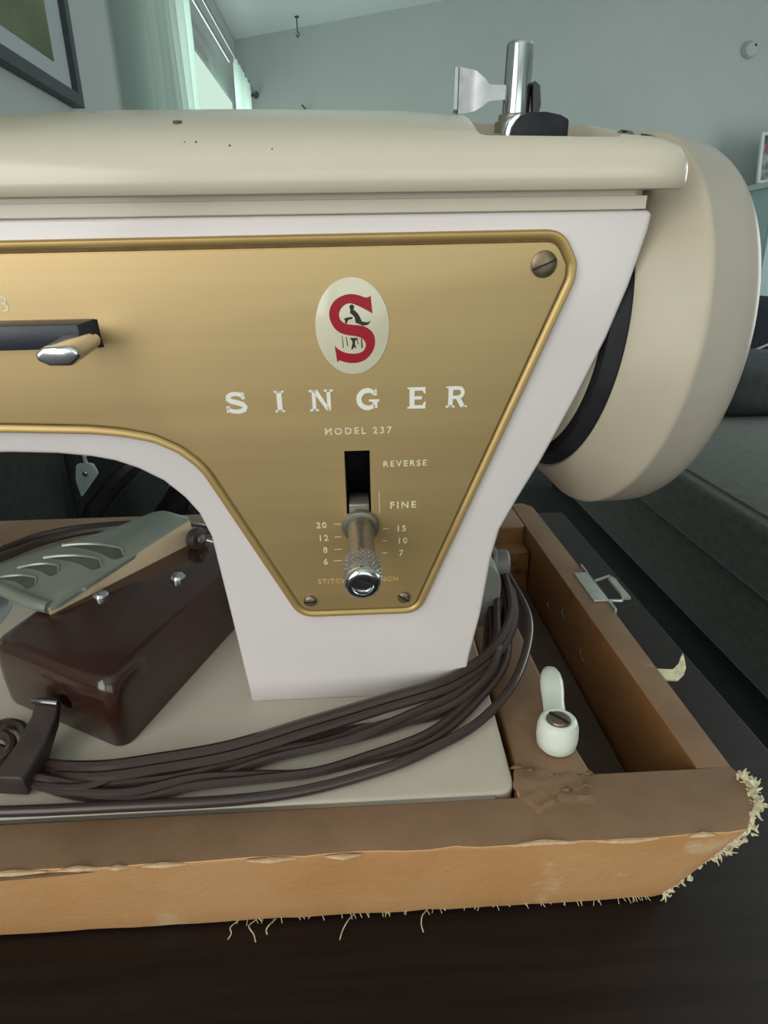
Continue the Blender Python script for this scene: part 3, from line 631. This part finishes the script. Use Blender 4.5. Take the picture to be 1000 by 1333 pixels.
S = [ribbon([(5.2, 5.3), (4.6, 6.0), (3.3, 6.35), (1.9, 6.2), (.95, 5.5), (.95, 4.6), (1.8, 3.95), (3.4, 3.5), (4.9, 2.9), (5.5, 2.0), (5.1, 1.05), (3.7, .55), (2.1, .6), (.9, 1.15), (.45, 1.8)], [1.2, 1.3, 1.3, 1.4, 1.5, 1.6, 1.65, 1.65, 1.65, 1.6, 1.5, 1.4, 1.3, 1.3, 1.2]), [(4.6, 4.6), (5.7, 4.6), (5.5, 6.9), (4.9, 6.6)], [(.1, .1), (.6, .4), (1.2, 2.4), (.1, 2.4)]]
I = [[(.9, 0), (2.5, 0), (2.5, 7), (.9, 7)], serif(1.7, 0, 3.1, 1), serif(1.7, 7, 3.1, -1)]
Nn = [[(.9, 0), (2.1, 0), (2.1, 7), (.9, 7)], [(.9, 7), (2.7, 7), (6.9, 0), (5.6, 0)], [(5.7, 0), (6.9, 0), (6.9, 7), (5.7, 7)], serif(1.5, 0, 2.9, 1), serif(1.1, 7, 2.4, -1), serif(6.3, 7, 2.9, -1)]
G = [ribbon(arcp(3.6, 3.5, 2.85, 2.85, 38, 318, 26), [1.1]+[1.25]*3+[1.6]*19+[1.3]*4), [(3.9, 3.4), (7.2, 3.4), (7.2, 2.7), (6.6, 2.5), (6.6, .5), (5.2, .7), (5.2, 2.5), (3.9, 2.8)], [(5.4, 4.7), (6.5, 4.7), (6.4, 6.9), (5.7, 6.3)]]
Ee = [[(.9, 0), (2.5, 0), (2.5, 7), (.9, 7)], [(2.5, 0), (6.1, 0), (6.1, 1.1), (2.5, 1.1)], [(2.5, 7), (6.0, 7), (6.0, 5.9), (2.5, 5.9)], [(2.5, 3), (4.9, 3), (4.9, 4.05), (2.5, 4.05)], [(5.1, 1.1), (6.1, 1.1), (6.2, 2.2), (5.7, 2.2)], [(5.1, 5.9), (6.0, 5.9), (6.05, 4.9), (5.6, 4.9)], [(.2, 0), (1, 0), (1, .8), (.2, .5)], [(.2, 7), (1, 7), (1, 6.2), (.2, 6.5)]]
Rr = [[(.9, 0), (2.4, 0), (2.4, 7), (.9, 7)], [(2.4, 7), (4.2, 7), (4.2, 5.8), (2.4, 5.8)], [(2.4, 3.9), (4.2, 3.9), (4.2, 2.85), (2.4, 2.85)], ribbon(arcp(4.1, 4.92, 1.45, 1.52, 92, -92, 12), 1.2), [(3.4, 3.0), (4.9, 3.1), (6.7, 0), (5.0, 0)], serif(1.6, 0, 2.9, 1), [(5.2, 0), (7.1, 0), (7.1, .5), (6.0, .8)], [(.2, 7), (1, 7), (1, 6.2), (.2, 6.5)]]
for nm, polys, x0, wdt, ws in (('S', S, -40.9, 6.5, 6.0), ('I', I, -25.7, 3.4, 3.4), ('N', Nn, -14.6, 7.4, 7.6), ('G', G, .3, 7.2, 7.2), ('E', Ee, 16.3, 6.2, 6.3), ('R', Rr, 28.7, 7.0, 7.1)):
    k = wdt/ws; flat([[(x0+p[0]*k, ZB+p[1]*1.0) for p in q] for q in polys], 49.97, M_print, 'large_letter', plate)
text('MODEL 237', .5, 117.1, 2.25, 1.42, M_printold, bold=.06)
text('REVERSE', 15.8, 105.1, 2.15, 1.35, M_printold, bold=.06)
text('FINE', 15.2, 89.3, 2.5, 1.38, M_printold, bold=.08)
flat([[(6.95, 87.4), (7.15, 87.4), (7.15, 95.9), (6.95, 95.9)]], 49.97, M_printold, 'scale_line', plate)
for t, x, z in (('20', -13.4, 82.4), ('12', -13.0, 77.2), ('8', -12.6, 72.2), ('6', -12.7, 67.3), ('15', 14.6, 80.0), ('10', 15.0, 75.0), ('7', 14.6, 69.9)):
    text(t, x, z, 2.3, 1.25, M_printold, bold=.07)
for x0, x1, z in ((-8.9, -6.6, 83.6), (-9.0, -6.6, 78.4), (-9.4, -6.8, 73.3), (-10.0, -6.9, 68.5), (8.2, 10.0, 81.1), (8.0, 9.6, 76.2), (7.6, 9.6, 71.1)):
    flat([[(x0, z), (x1, z), (x1, z+.26), (x0, z+.26)]], 49.97, M_printold, 'scale_line', plate)
text('STITCHES PER INCH', -1.2, 58.9, 2.0, 1.18, M_printrub, bold=.03)
text('3', -100.2, 157.8, 4.5, 1.1, M_printold, bold=.04)

# oval badge
bd = obj('badge', *prism([(-.2+11.1*cos(t), 151.2+14.3*sin(t)) for t in [2*pi*k/64 for k in range(64)]], 50.1, 49.7), M_badge, plate); bev(bd, .00015, 2)
bd['label'] = 'ivory oval badge with red letter and small black figure'
def C(p): return (-.2+(p[0]-485)*.02764*1.0, 151.2-(p[1]-625)*.0272)
So = cr([(690, 295, 0), (640, 312, 0), (560, 285, 0), (480, 272, 0), (400, 285, 0), (320, 325, 0), (265, 390, 0), (240, 470, 0), (250, 550, 0), (290, 630, 0), (350, 680, 0), (430, 708, 0), (520, 722, 0), (580, 745, 0), (620, 790, 0), (622, 840, 0), (590, 890, 0), (530, 912, 0), (450, 912, 0), (380, 895, 0), (320, 860, 0), (282, 822, 0)], 4)
Si = cr([(305, 1012, 0), (328, 988, 0), (380, 1005, 0), (450, 1020, 0), (530, 1018, 0), (610, 990, 0), (675, 930, 0), (715, 860, 0), (728, 780, 0), (715, 710, 0), (670, 650, 0), (600, 612, 0), (520, 600, 0), (440, 590, 0), (380, 565, 0), (350, 520, 0), (350, 460, 0), (390, 400, 0), (450, 370, 0), (510, 380, 0), (600, 420, 0), (705, 480, 0)], 4)
flat([[C(p) for p in So+Si]], 49.71, M_red, 'red_letter', bd, .05)
fig = [[(485+27*cos(t), 410+29*sin(t)) for t in [2*pi*k/12 for k in range(12)]], [(468, 432), (510, 438), (548, 478), (572, 520), (588, 562), (640, 574), (688, 560), (655, 600), (600, 610), (520, 575), (512, 520), (490, 492), (462, 470)],
       [(392, 532), (430, 518), (485, 512), (492, 530), (440, 546), (428, 580), (405, 580), (408, 550)], [(366, 722), (374, 722), (382, 850), (372, 850)], [(408, 728), (417, 728), (432, 828), (420, 828)], [(450, 738), (546, 742), (512, 772), (506, 800), (520, 862), (496, 840), (474, 872), (462, 860), (480, 800), (476, 772)], [(526, 745), (536, 745), (546, 812), (536, 812)], [(572, 752), (584, 752), (592, 850), (576, 858)]]
flat([[C(p) for p in q] for q in fig], 49.71, M_ink, 'black_figure', bd, .03)

# screws of the panel
def slot_screw(x, z, r, a, par):
    s1 = obj('panel_screw', *lathe([(0, r*1.04), (.7, r*1.02), (1.15, r*.86), (1.45, r*.5), (1.5, .05)], 28, (x, 50.2, z), (0, -1, 0)), M_screw, par)
    c = box(-r*.98, r*.98, -.08, .5, -.26, .26); o = obj('screw_slot', *c, M_slot, s1, False); o.location = Vector((x, 48.7, z))*MM; o.rotation_euler.y = a
for a in ((56.1, 168.0, 3.7, -.38), (-19.4, 51.5, 2.35, -.05), (15.7, 51.5, 2.35, .62)): slot_screw(*a, plate)

# stitch lever
def inner_box(name, x0, x1, z0, z1, y0, y1):   # lining of a slot
    t = .6; return obj(name, *join(box(x0-t, x0, y0, y1, z0, z1), box(x1, x1+t, y0, y1, z0, z1), box(x0-t, x1+t, y0, y1, z0-t, z0), box(x0-t, x1+t, y0, y1, z1, z1+t), box(x0-t, x1+t, y1, y1+t, z0-t, z1+t)), M_slot, sm, False)
inner_box('stitch_slot', -4.0, 4.0, 66.6, 110.6, 52.3, 82)
lv = obj('stitch_lever', *prism([(50.2, 91.0), (53.5, 92.0), (62, 90), (62, 74), (51, 74), (50.2, 76)], -3.55, 3.55, 'x'), M_steel, sm); bev(lv, .0005, 2); lv['label'] = 'dull steel stitch length lever with knurled chrome knob'
ax = Vector((0, -1, -.045)).normalized()
obj('lever_collar', *lathe([(0, 6.4), (1.6, 6.6), (2.3, 6.2), (2.6, 5.4)], 40, (.3, 50.3, 83.0), ax, (1, 0, 0)), M_steel, lv)
obj('lever_shaft', *lathe([(0, 4.9), (2, 4.6), (6, 4.45), (16, 4.45), (20, 4.75), (22, 5.0)], 40, (.3, 48.5, 83.0), ax, (1, 0, 0)), M_steel, lv)
# knurled knob: diamond relief in real geometry
V = []; Fc = []; SG, NR = 128, 26; o0 = Vector((.3, 27.6, 82.1)); e1 = Vector((1, 0, 0)); e2 = ax.cross(e1)
for j in range(NR+1):
    t = j/NR; a = t*10.0
    for k in range(SG):
        th = 2*pi*k/SG; g = abs(sin(th*12+a*1.35))*abs(sin(th*12-a*1.35)); edge = min(1, 6*min(t, 1-t)); r = 5.6+.6*g*edge-.25*(1-edge)
        p = o0+ax*a+e1*r*cos(th)+e2*r*sin(th); V.append(tuple(p))
for j in range(NR):
    for k in range(SG): Fc.append((j*SG+k, j*SG+(k+1) % SG, (j+1)*SG+(k+1) % SG, (j+1)*SG+k))
kn = obj('knurled_knob', V, Fc, M_knurl, lv); kn['label'] = 'knurled chrome knob'
obj('knob_cap', *lathe([(9.8, 5.3), (10.4, 5.75), (11.4, 5.75), (12.4, 5.2), (12.9, 4.4), (12.9, 3.4), (12.2, 3.0), (11.6, 2.9), (11.6, .05)], 40, tuple(o0), ax, (1, 0, 0)), M_chrome, kn)
o = obj('knob_slot', *box(-2.2, 2.2, -.3, .3, -.55, .55), M_slot, kn, False); o.location = (o0+ax*11.7)*MM; o.rotation_euler.y = .3

# stitch width guard (black bar) and its chrome finger lever
inner_box('width_slot', -228, -75.4, 147.4, 154.6, 52.3, 68)
gd = obj('lever_guard', *loft([[(x, 50.4, z) for x, z in ((-230, 146.8), (-74.2, 146.8), (-75.2, 155.3), (-230, 155.3))], [(x, 44.5, z) for x, z in ((-230, 147.6), (-78.0, 147.9), (-78.8, 154.6), (-230, 154.6))]]), M_guard, sm, True); bev(gd, .0003, 2)
gd['label'] = 'black guard bar along the stitch width slot'
wlv = obj('width_lever', *loft([[(x, y, z) for x, z in ((-72.4-d, 149.2-dz), (-72.4-d, 151.2-dz), (-74.5-d, 152.4-dz), (-81.5-d, 152.4-dz), (-84-d, 151.0-dz), (-84-d, 148.8-dz), (-81-d, 147.2-dz), (-75-d, 147.2-dz))] for (y, d, dz, h) in ((45.0, 0.5, -.3, 0), (41, .4, .0, 0), (36, .6, .2, 0), (31.5, 1.0, .4, 0), (29.6, 1.4, .6, 0))]), M_chrome, sm); bev(wlv, .0009, 4, 30)
wlv['label'] = 'chrome stitch width finger lever'

# handwheel, belt and belt guard disc
a_, b_ = radians(4.9), radians(6.9)
nw = Vector((cos(a_)*cos(b_), sin(a_)*cos(b_), -sin(b_))); e1w = Vector((0, 0, 1)).cross(nw).normalized(); cw = Vector((94.4, 103.8, 137.1))
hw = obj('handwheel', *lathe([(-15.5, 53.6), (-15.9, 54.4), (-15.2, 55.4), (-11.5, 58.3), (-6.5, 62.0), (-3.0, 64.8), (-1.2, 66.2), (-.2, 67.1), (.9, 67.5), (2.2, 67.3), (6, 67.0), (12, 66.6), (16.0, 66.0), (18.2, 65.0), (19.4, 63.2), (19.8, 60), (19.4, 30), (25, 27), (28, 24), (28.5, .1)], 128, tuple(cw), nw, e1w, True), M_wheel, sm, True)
# the rim has its own slightly greyer colour
hw.data.materials.append(M_rim)
for p in hw.data.polygons:
    if len(p.vertices) == 4:
        d = (Vector(p.center)/MM-cw); ax_ = d.dot(nw)
        if ax_ > 1.2: p.material_index = 1
hw['label'] = 'large cream handwheel'
obj('wheel_hub_recess', *lathe([(-14, 53.8), (-15.6, 53.5), (-15.0, 50.5), (-11, 49), (-11, 20), (-14, 15)], 96, tuple(cw), nw, e1w, True), M_black, hw)
obj('belt', *lathe([(-20.0, 46.4), (-20.0, 50.5), (-15.6, 53.2), (-14.5, 50), (-14.5, 46.4)], 96, tuple(cw), nw, e1w, False), M_belt, sm)
obj('belt_guard', *lathe([(-36, 44.5), (-24.0, 44.9), (-20.8, 45.8), (-20.2, 46.6), (-19.8, 46.0), (-16, 45)], 96, tuple(cw), nw, e1w, True), M_cream, sm)
o = obj('motor', *prism(round_poly([(24, .2), (60, .2), (63.5, 8), (64.5, 22), (63.5, 30), (58, 36), (24, 40)], [1, 3, 4, 4, 4, 4, 1], 5), 94, 150), M_motor, sm); bev(o, .002, 3)
mo = o
sk = obj('socket', *lathe([(0, 5.6), (1, 6.2), (8.5, 6.2), (9.5, 5.4), (9.7, 4.0)], 28, (62, 113, 24.5), (1, 0, 0), (0, 1, 0)), M_motor, mo)
obj('socket_flange', *lathe([(0, 8), (1.6, 8), (2.2, 7.2)], 28, (63, 113, 25), (1, 0, 0), (0, 1, 0)), M_motor, sk)
# needle end, left of the picture
obj('presser_bar', *tube([(-238, 90, 66), (-238, 90, 12)], 3, 12, n=1), M_chrome, sm)
obj('needle_bar', *tube([(-226, 90, 66), (-226, 90, 26)], 2.6, 12, n=1), M_chrome, sm)
obj('needle', *tube([(-226, 90, 26), (-226, 90, 3)], .5, 8, n=1), M_chrome, sm)
obj('presser_foot', *join(box(-244, -220, 78, 83, .6, 2.4), box(-244, -220, 83, 92, .6, 3.2), box(-241, -235, 86, 93, 3, 14)), M_chrome, sm, False)

# ------------------------------------------------------------------ foot control lying on the bed
cx, cy = -91.6, 29.3; u = Vector((.392, .920)); p_ = Vector((-.887, .46)).normalized()
def PB(a, b): q = Vector((cx, cy))+u*a+p_*b; return (q.x, q.y)
fc_ = empty('foot_control', 'dark brown foot control with grey ribbed metal treadle, lying on the bed', 'foot control', MACH)
Ln, Wd = 104, 66
def pr_ring(z, ins):
    c = round_poly([PB(ins, ins), PB(Ln-ins, ins), PB(Ln-ins, Wd-ins), PB(ins, Wd-ins)], 7, 5); return [(x, y, z) for x, y in c]
rings = [pr_ring(.3, 0.2), pr_ring(2, 0), pr_ring(12, 0), pr_ring(22, .5), pr_ring(27, 1.2), pr_ring(29.3, 2.3), pr_ring(30.6, 4.0), pr_ring(31, 6.2)]
hs = obj('housing', *loft(rings), M_pedal, fc_)
cut(hs, obj('c', *lathe([(-6, 3.2), (10, 3.2)], 20, (*PB(0, 26), 15), (-u.x, -u.y, 0), (0, 0, 1)), M_slot, fc_))
# treadle: sloping plate with finger-shaped grooves
def TP(x, y): # height of the treadle surface
    t = ((x+80)*(-.55)+(138-y)*.83)/70; return 44.5-8.5*max(0, min(1.2, t))
tpoly = [(-82.5, 133.5), (-101, 145), (-118, 133), (-134, 125), (-150, 118), (-174, 106), (-168, 94), (-146, 84), (-131.5, 75.5), (-127.5, 77)]
tp2 = round_poly(tpoly, [3, 6, 5, 4, 6, 10, 8, 3, 4, 3], 4)
v_top = [(x, y, TP(x, y)) for x, y in tp2]; v_bot = [(x, y, max(31.2, TP(x, y)-2.4)) for x, y in tp2]
ins = inset(tp2, 1.2)
tr = obj('treadle', *loft([v_bot, [(x, y, z-.7) for x, y, z in v_top], [(x, y, TP(x, y)) for x, y in ins]]), M_treadle, fc_); tr['label'] = 'grey green metal treadle with finger grooves'
# cream side flange under the near edge
e0, e1_ = Vector((-131.0, 76.0)), Vector((-83.5, 132.0))
V = []
for k in range(9):
    t = k/8; q = e0.lerp(e1_, t); d_ = Vector((.6, -.5)); zt = TP(q.x, q.y)-.7; zb = max(30.8, zt-(4+7.5*min(1, t*1.6)))
    V += [(q.x+d_.x, q.y+d_.y, zt), (q.x+d_.x+.2, q.y+d_.y-.2, zb), (q.x-1.2, q.y+1.2, zb), (q.x-1.2, q.y+1.2, zt)]
Fc = [tuple(range(4)), tuple(range(32, 36))]
for k in range(8):
    for j in range(4): Fc.append((k*4+j, k*4+(j+1) % 4, (k+1)*4+(j+1) % 4, (k+1)*4+j))
obj('treadle_side', V, Fc, M_skirt, tr, False)
# finger grooves: flat leaf shapes, hollow shade put in their darker colour, each with a raised crest along its far side
def leaf(x0, y0, x1, y1, wd):
    a, b = Vector((x0, y0)), Vector((x1, y1)); d = (b-a); nrm = Vector((-d.y, d.x)).normalized(); L_, R_ = [], []
    for k in range(15):
        t = k/14; ww = wd*min(1, (t*1.05)**.7)*(1 if t < .86 else max(.15, sqrt(max(0, 1-((t-.86)/.14)**2)))); bow = sin(pi*t)*2.6; q = a+d*t+nrm*bow
        L_.append(q+nrm*ww/2); R_.append(q-nrm*ww/2)
    return [(p.x, p.y) for p in L_], [(p.x, p.y) for p in R_[::-1]]
for (x0, y0, x1, y1, wd) in ((-140.5, 119.5, -108, 106.0, 8.0), (-146, 111, -116, 99.6, 7.6), (-155.5, 105.0, -135, 98.2, 7.4), (-163, 98.5, -142, 90.6, 7.2)):
    La, Ra = leaf(x0, y0, x1, y1, wd); lf = La+Ra; V = [(x, y, TP(x, y)+.10) for x, y in lf]+[(x, y, TP(x, y)-.6) for x, y in lf]; n = len(lf)
    obj('groove', V, [tuple(range(n)), tuple(range(2*n-1, n-1, -1))]+[(i, (i+1) % n, n+(i+1) % n, n+i) for i in range(n)], M_treadgroove, tr, False)
    obj('rib', *tube([(x, y, TP(x, y)+.1) for x, y in La[::2]], lambda t: 1.2*(1-.6*t), 8, n=3), M_treadle, tr)
obj('front_lip', *tube([(-166, 97, TP(-166, 97)-.4), (-150, 86.5, TP(-150, 86.5)-.2), (-138, 79.5, TP(-138, 79.5)-.4), (-130.5, 76.6, TP(-130.5, 76.6)-1.0)], 2.7, 12), M_treadle, tr)
# side screws and pivot of the treadle
for (q, z, r) in (((-113.0, 86.6), 31, 3.2), ((-82.7, 98.5), 31, 3.3)):
    obj('dome_nut', *lathe([(-.5, r), (1.4, r), (2.4, r*.75), (2.8, r*.1)], 20, (*q, z)), M_chrome, fc_)
pv = obj('pivot_bracket', *lathe([(-3, 5), (0, 5.6), (1.6, 5.2), (2.0, 3.6), (2.2, .1)], 28, (-79.5, 127, 35.5), (.887, -.46, .15), (0, 0, 1)), M_plug, fc_)
obj('pivot_screw', *lathe([(1.8, 2.4), (3.2, 2.2), (3.5, .1)], 18, (-79.5, 127, 35.5), (.887, -.46, .15), (0, 0, 1)), M_steel, pv)
# flat strain relief leaving the front of the control
ring = []
for (x, y, z, hw_, ht) in ((-120.0, 40.5, 17.5, 4.6, 2.2), (-119.5, 34.0, 14.2, 4.8, 3.2), (-121.0, 24.0, 10.0, 5.4, 4.6), (-124.0, 11.5, 7.0, 5.6, 5.4)):
    ring.append([(x-hw_, y, z-ht), (x+hw_, y-1.2, z-ht), (x+hw_, y-1.2, z+ht*.4), (x+hw_-1, y-.8, z+ht*.6), (x-hw_+1, y, z+ht*.6), (x-hw_, y, z+ht*.4)])
o = obj('strain_relief', *loft(ring), M_plug, fc_); bev(o, .0006, 2)
obj('metal_clip', *tube([(-125.0, 38.4, 18.6), (-120, 37.2, 19.4), (-115.0, 36.6, 18.9)], .8, 8), M_chrome, fc_)

# ------------------------------------------------------------------ cords
A = [(70.0, 115.4, 20.0), (70.2, 92.5, 14.0), (63.3, 74.1, 12.0), (50.7, 58.4, 11.0), (32.7, 46.8, 10.0), (7.1, 38.7, 9.0), (-22.3, 29.0, 8.6), (-49.5, 19.8, 8.4), (-76.0, 15.3, 8.4), (-94.6, 13.8, 8.0), (-116.2, 20.3, 3.0), (-137.4, 28.3, 3.0)]
B = [(70.5, 113.0, 19.0), (76.5, 91.5, 11.0), (72.6, 72.2, 8.4), (60.4, 48.8, 6.0), (43.0, 31.1, 4.4), (23.2, 20.0, 3.6), (5.8, 13.0, 3.0), (-21.3, 6.2, 2.4), (-47.3, 3.6, 2.4), (-86.1, 3.4, 2.4), (-124.7, 3.8, 2.4), (-170, 6, 2.4)]
Cc = [(68.7, 114.3, 19.0), (61.8, 86.8, 13.0), (53.7, 58.5, 10.0), (38.3, 43.5, 7.2), (18.9, 35.1, 5.6), (-8.0, 25.3, 4.6), (-36.2, 20.8, 3.8), (-62.5, 13.2, 3.0), (-81.3, 12.6, 2.6), (-104.1, 14.5, 2.4), (-122.2, 20.9, 2.4)]
D = [(67.9, 113.8, 18.0), (66.4, 90.4, 10.0), (59.2, 61.4, 7.4), (44.6, 44.0, 4.6), (23.9, 26.3, 3.4), (-2.4, 18.0, 2.4), (-21.7, 13.1, 2.6), (-40.6, 11.9, 3.4), (-61.9, 10.2, 4.4), (-82.4, 7.3, 2.6), (-104.6, 9.8, 2.4), (-122.7, 16.0, 2.4)]
Ed = [(67.0, 112.8, 17.0), (59.9, 93.4, 10.0), (53.2, 67.9, 6.0), (38.8, 44.0, 3.0), (19.0, 36.8, 2.4), (-2.1, 33.0, 2.4), (-22.5, 27.9, 2.4), (-39.7, 24.7, 2.6), (-55.4, 18.3, 5.0), (-77.4, 17.3, 4.6), (-97.2, 11.0, 4.6), (-117.9, 14.3, 4.4)]
def twin(path, r, off, turns, ph=0):
    P = cr(path, 8); out = [[], []]
    for i, p in enumerate(P):
        t = (P[min(i+1, len(P)-1)]-P[max(i-1, 0)]).normalized(); s = t.cross(Vector((0, 0, 1))).normalized(); q = s.cross(t); a = ph+turns*2*pi*i/len(P)
        d = s*cos(a)*off+q*sin(a)*off
        if (p+d).z < r+.1 and p.x < 52: d.z = r+.1-p.z
        if (p-d).z < r+.1 and p.x < 52: e = -d; e = Vector((e.x, e.y, max(e.z, r+.1-p.z)))
        else: e = -d
        out[0].append(tuple(p+d)); out[1].append(tuple(p+e))
    return [tube(o_, r, 8, smooth=False) for o_ in out]
pc = empty('power_cord', 'thick brown twin power cord sweeping from the motor socket across the bed', 'cord', MACH)
obj('cable', *join(*twin(A, 2.0, 1.75, 0, .95)), M_cord, pc)
obj('cable', *join(*twin(Cc, 1.7, 1.45, 1.6, .4)), M_cord, pc)
# the lowest pass is a single thin lead
lc = empty('pedal_cord', 'thinner brown cord looped lowest along the front edge of the bed', 'cord', MACH)
obj('cable', *tube(B, 1.9, 10, n=8), M_cord, lc)
obj('cable', *join(*twin(D, 1.7, 1.4, 1.2, 1.2)), M_cord, lc)
obj('cable', *join(*twin(Ed, 1.4, 1.2, 3.2, 0)), M_cord, lc)
bc = empty('rear_cord', 'dark cord lying behind the treadle along the back of the bed', 'cord', MACH)
Fp = [(-262, 128, 3), (-232, 146, 3), (-204, 168, 3.4), (-187, 184, 4.0), (-162, 194.5, 5.0), (-126, 197, 5.0), (-100, 195, 4), (-75, 186, 3)]
Gp = [(-262, 136, 2), (-236, 156, 2), (-209, 178, 3), (-190, 193, 4), (-164, 200.5, 4.5), (-129, 202.0, 4.5), (-100, 199, 3.0), (-85, 192, 2)]
obj('cable', *tube(Fp, 2.6, 8), M_cord, bc); obj('cable', *tube(Gp, 1.9, 8), M_cord, bc)
ll = obj('cord_loop', *join(tube([(-150, 30, 2.6), (-143.8, 42.0, 3.0), (-134.9, 40.7, 4.0), (-129.1, 33.8, 5.0), (-129.5, 25.6, 4.0), (-138.4, 23.2, 3.0), (-150, 26, 2.6)], 2.2, 8, True), tube([(-160, 38, 6.8), (-146, 36, 7.0), (-134, 32, 7.4), (-131, 24, 7.0), (-142, 17, 4.5), (-160, 16, 3)], 2.0, 8)), M_cord)
ll.matrix_world = MACH; tag(ll, 'small coil of brown cord beside the front left corner of the foot control', 'cord')
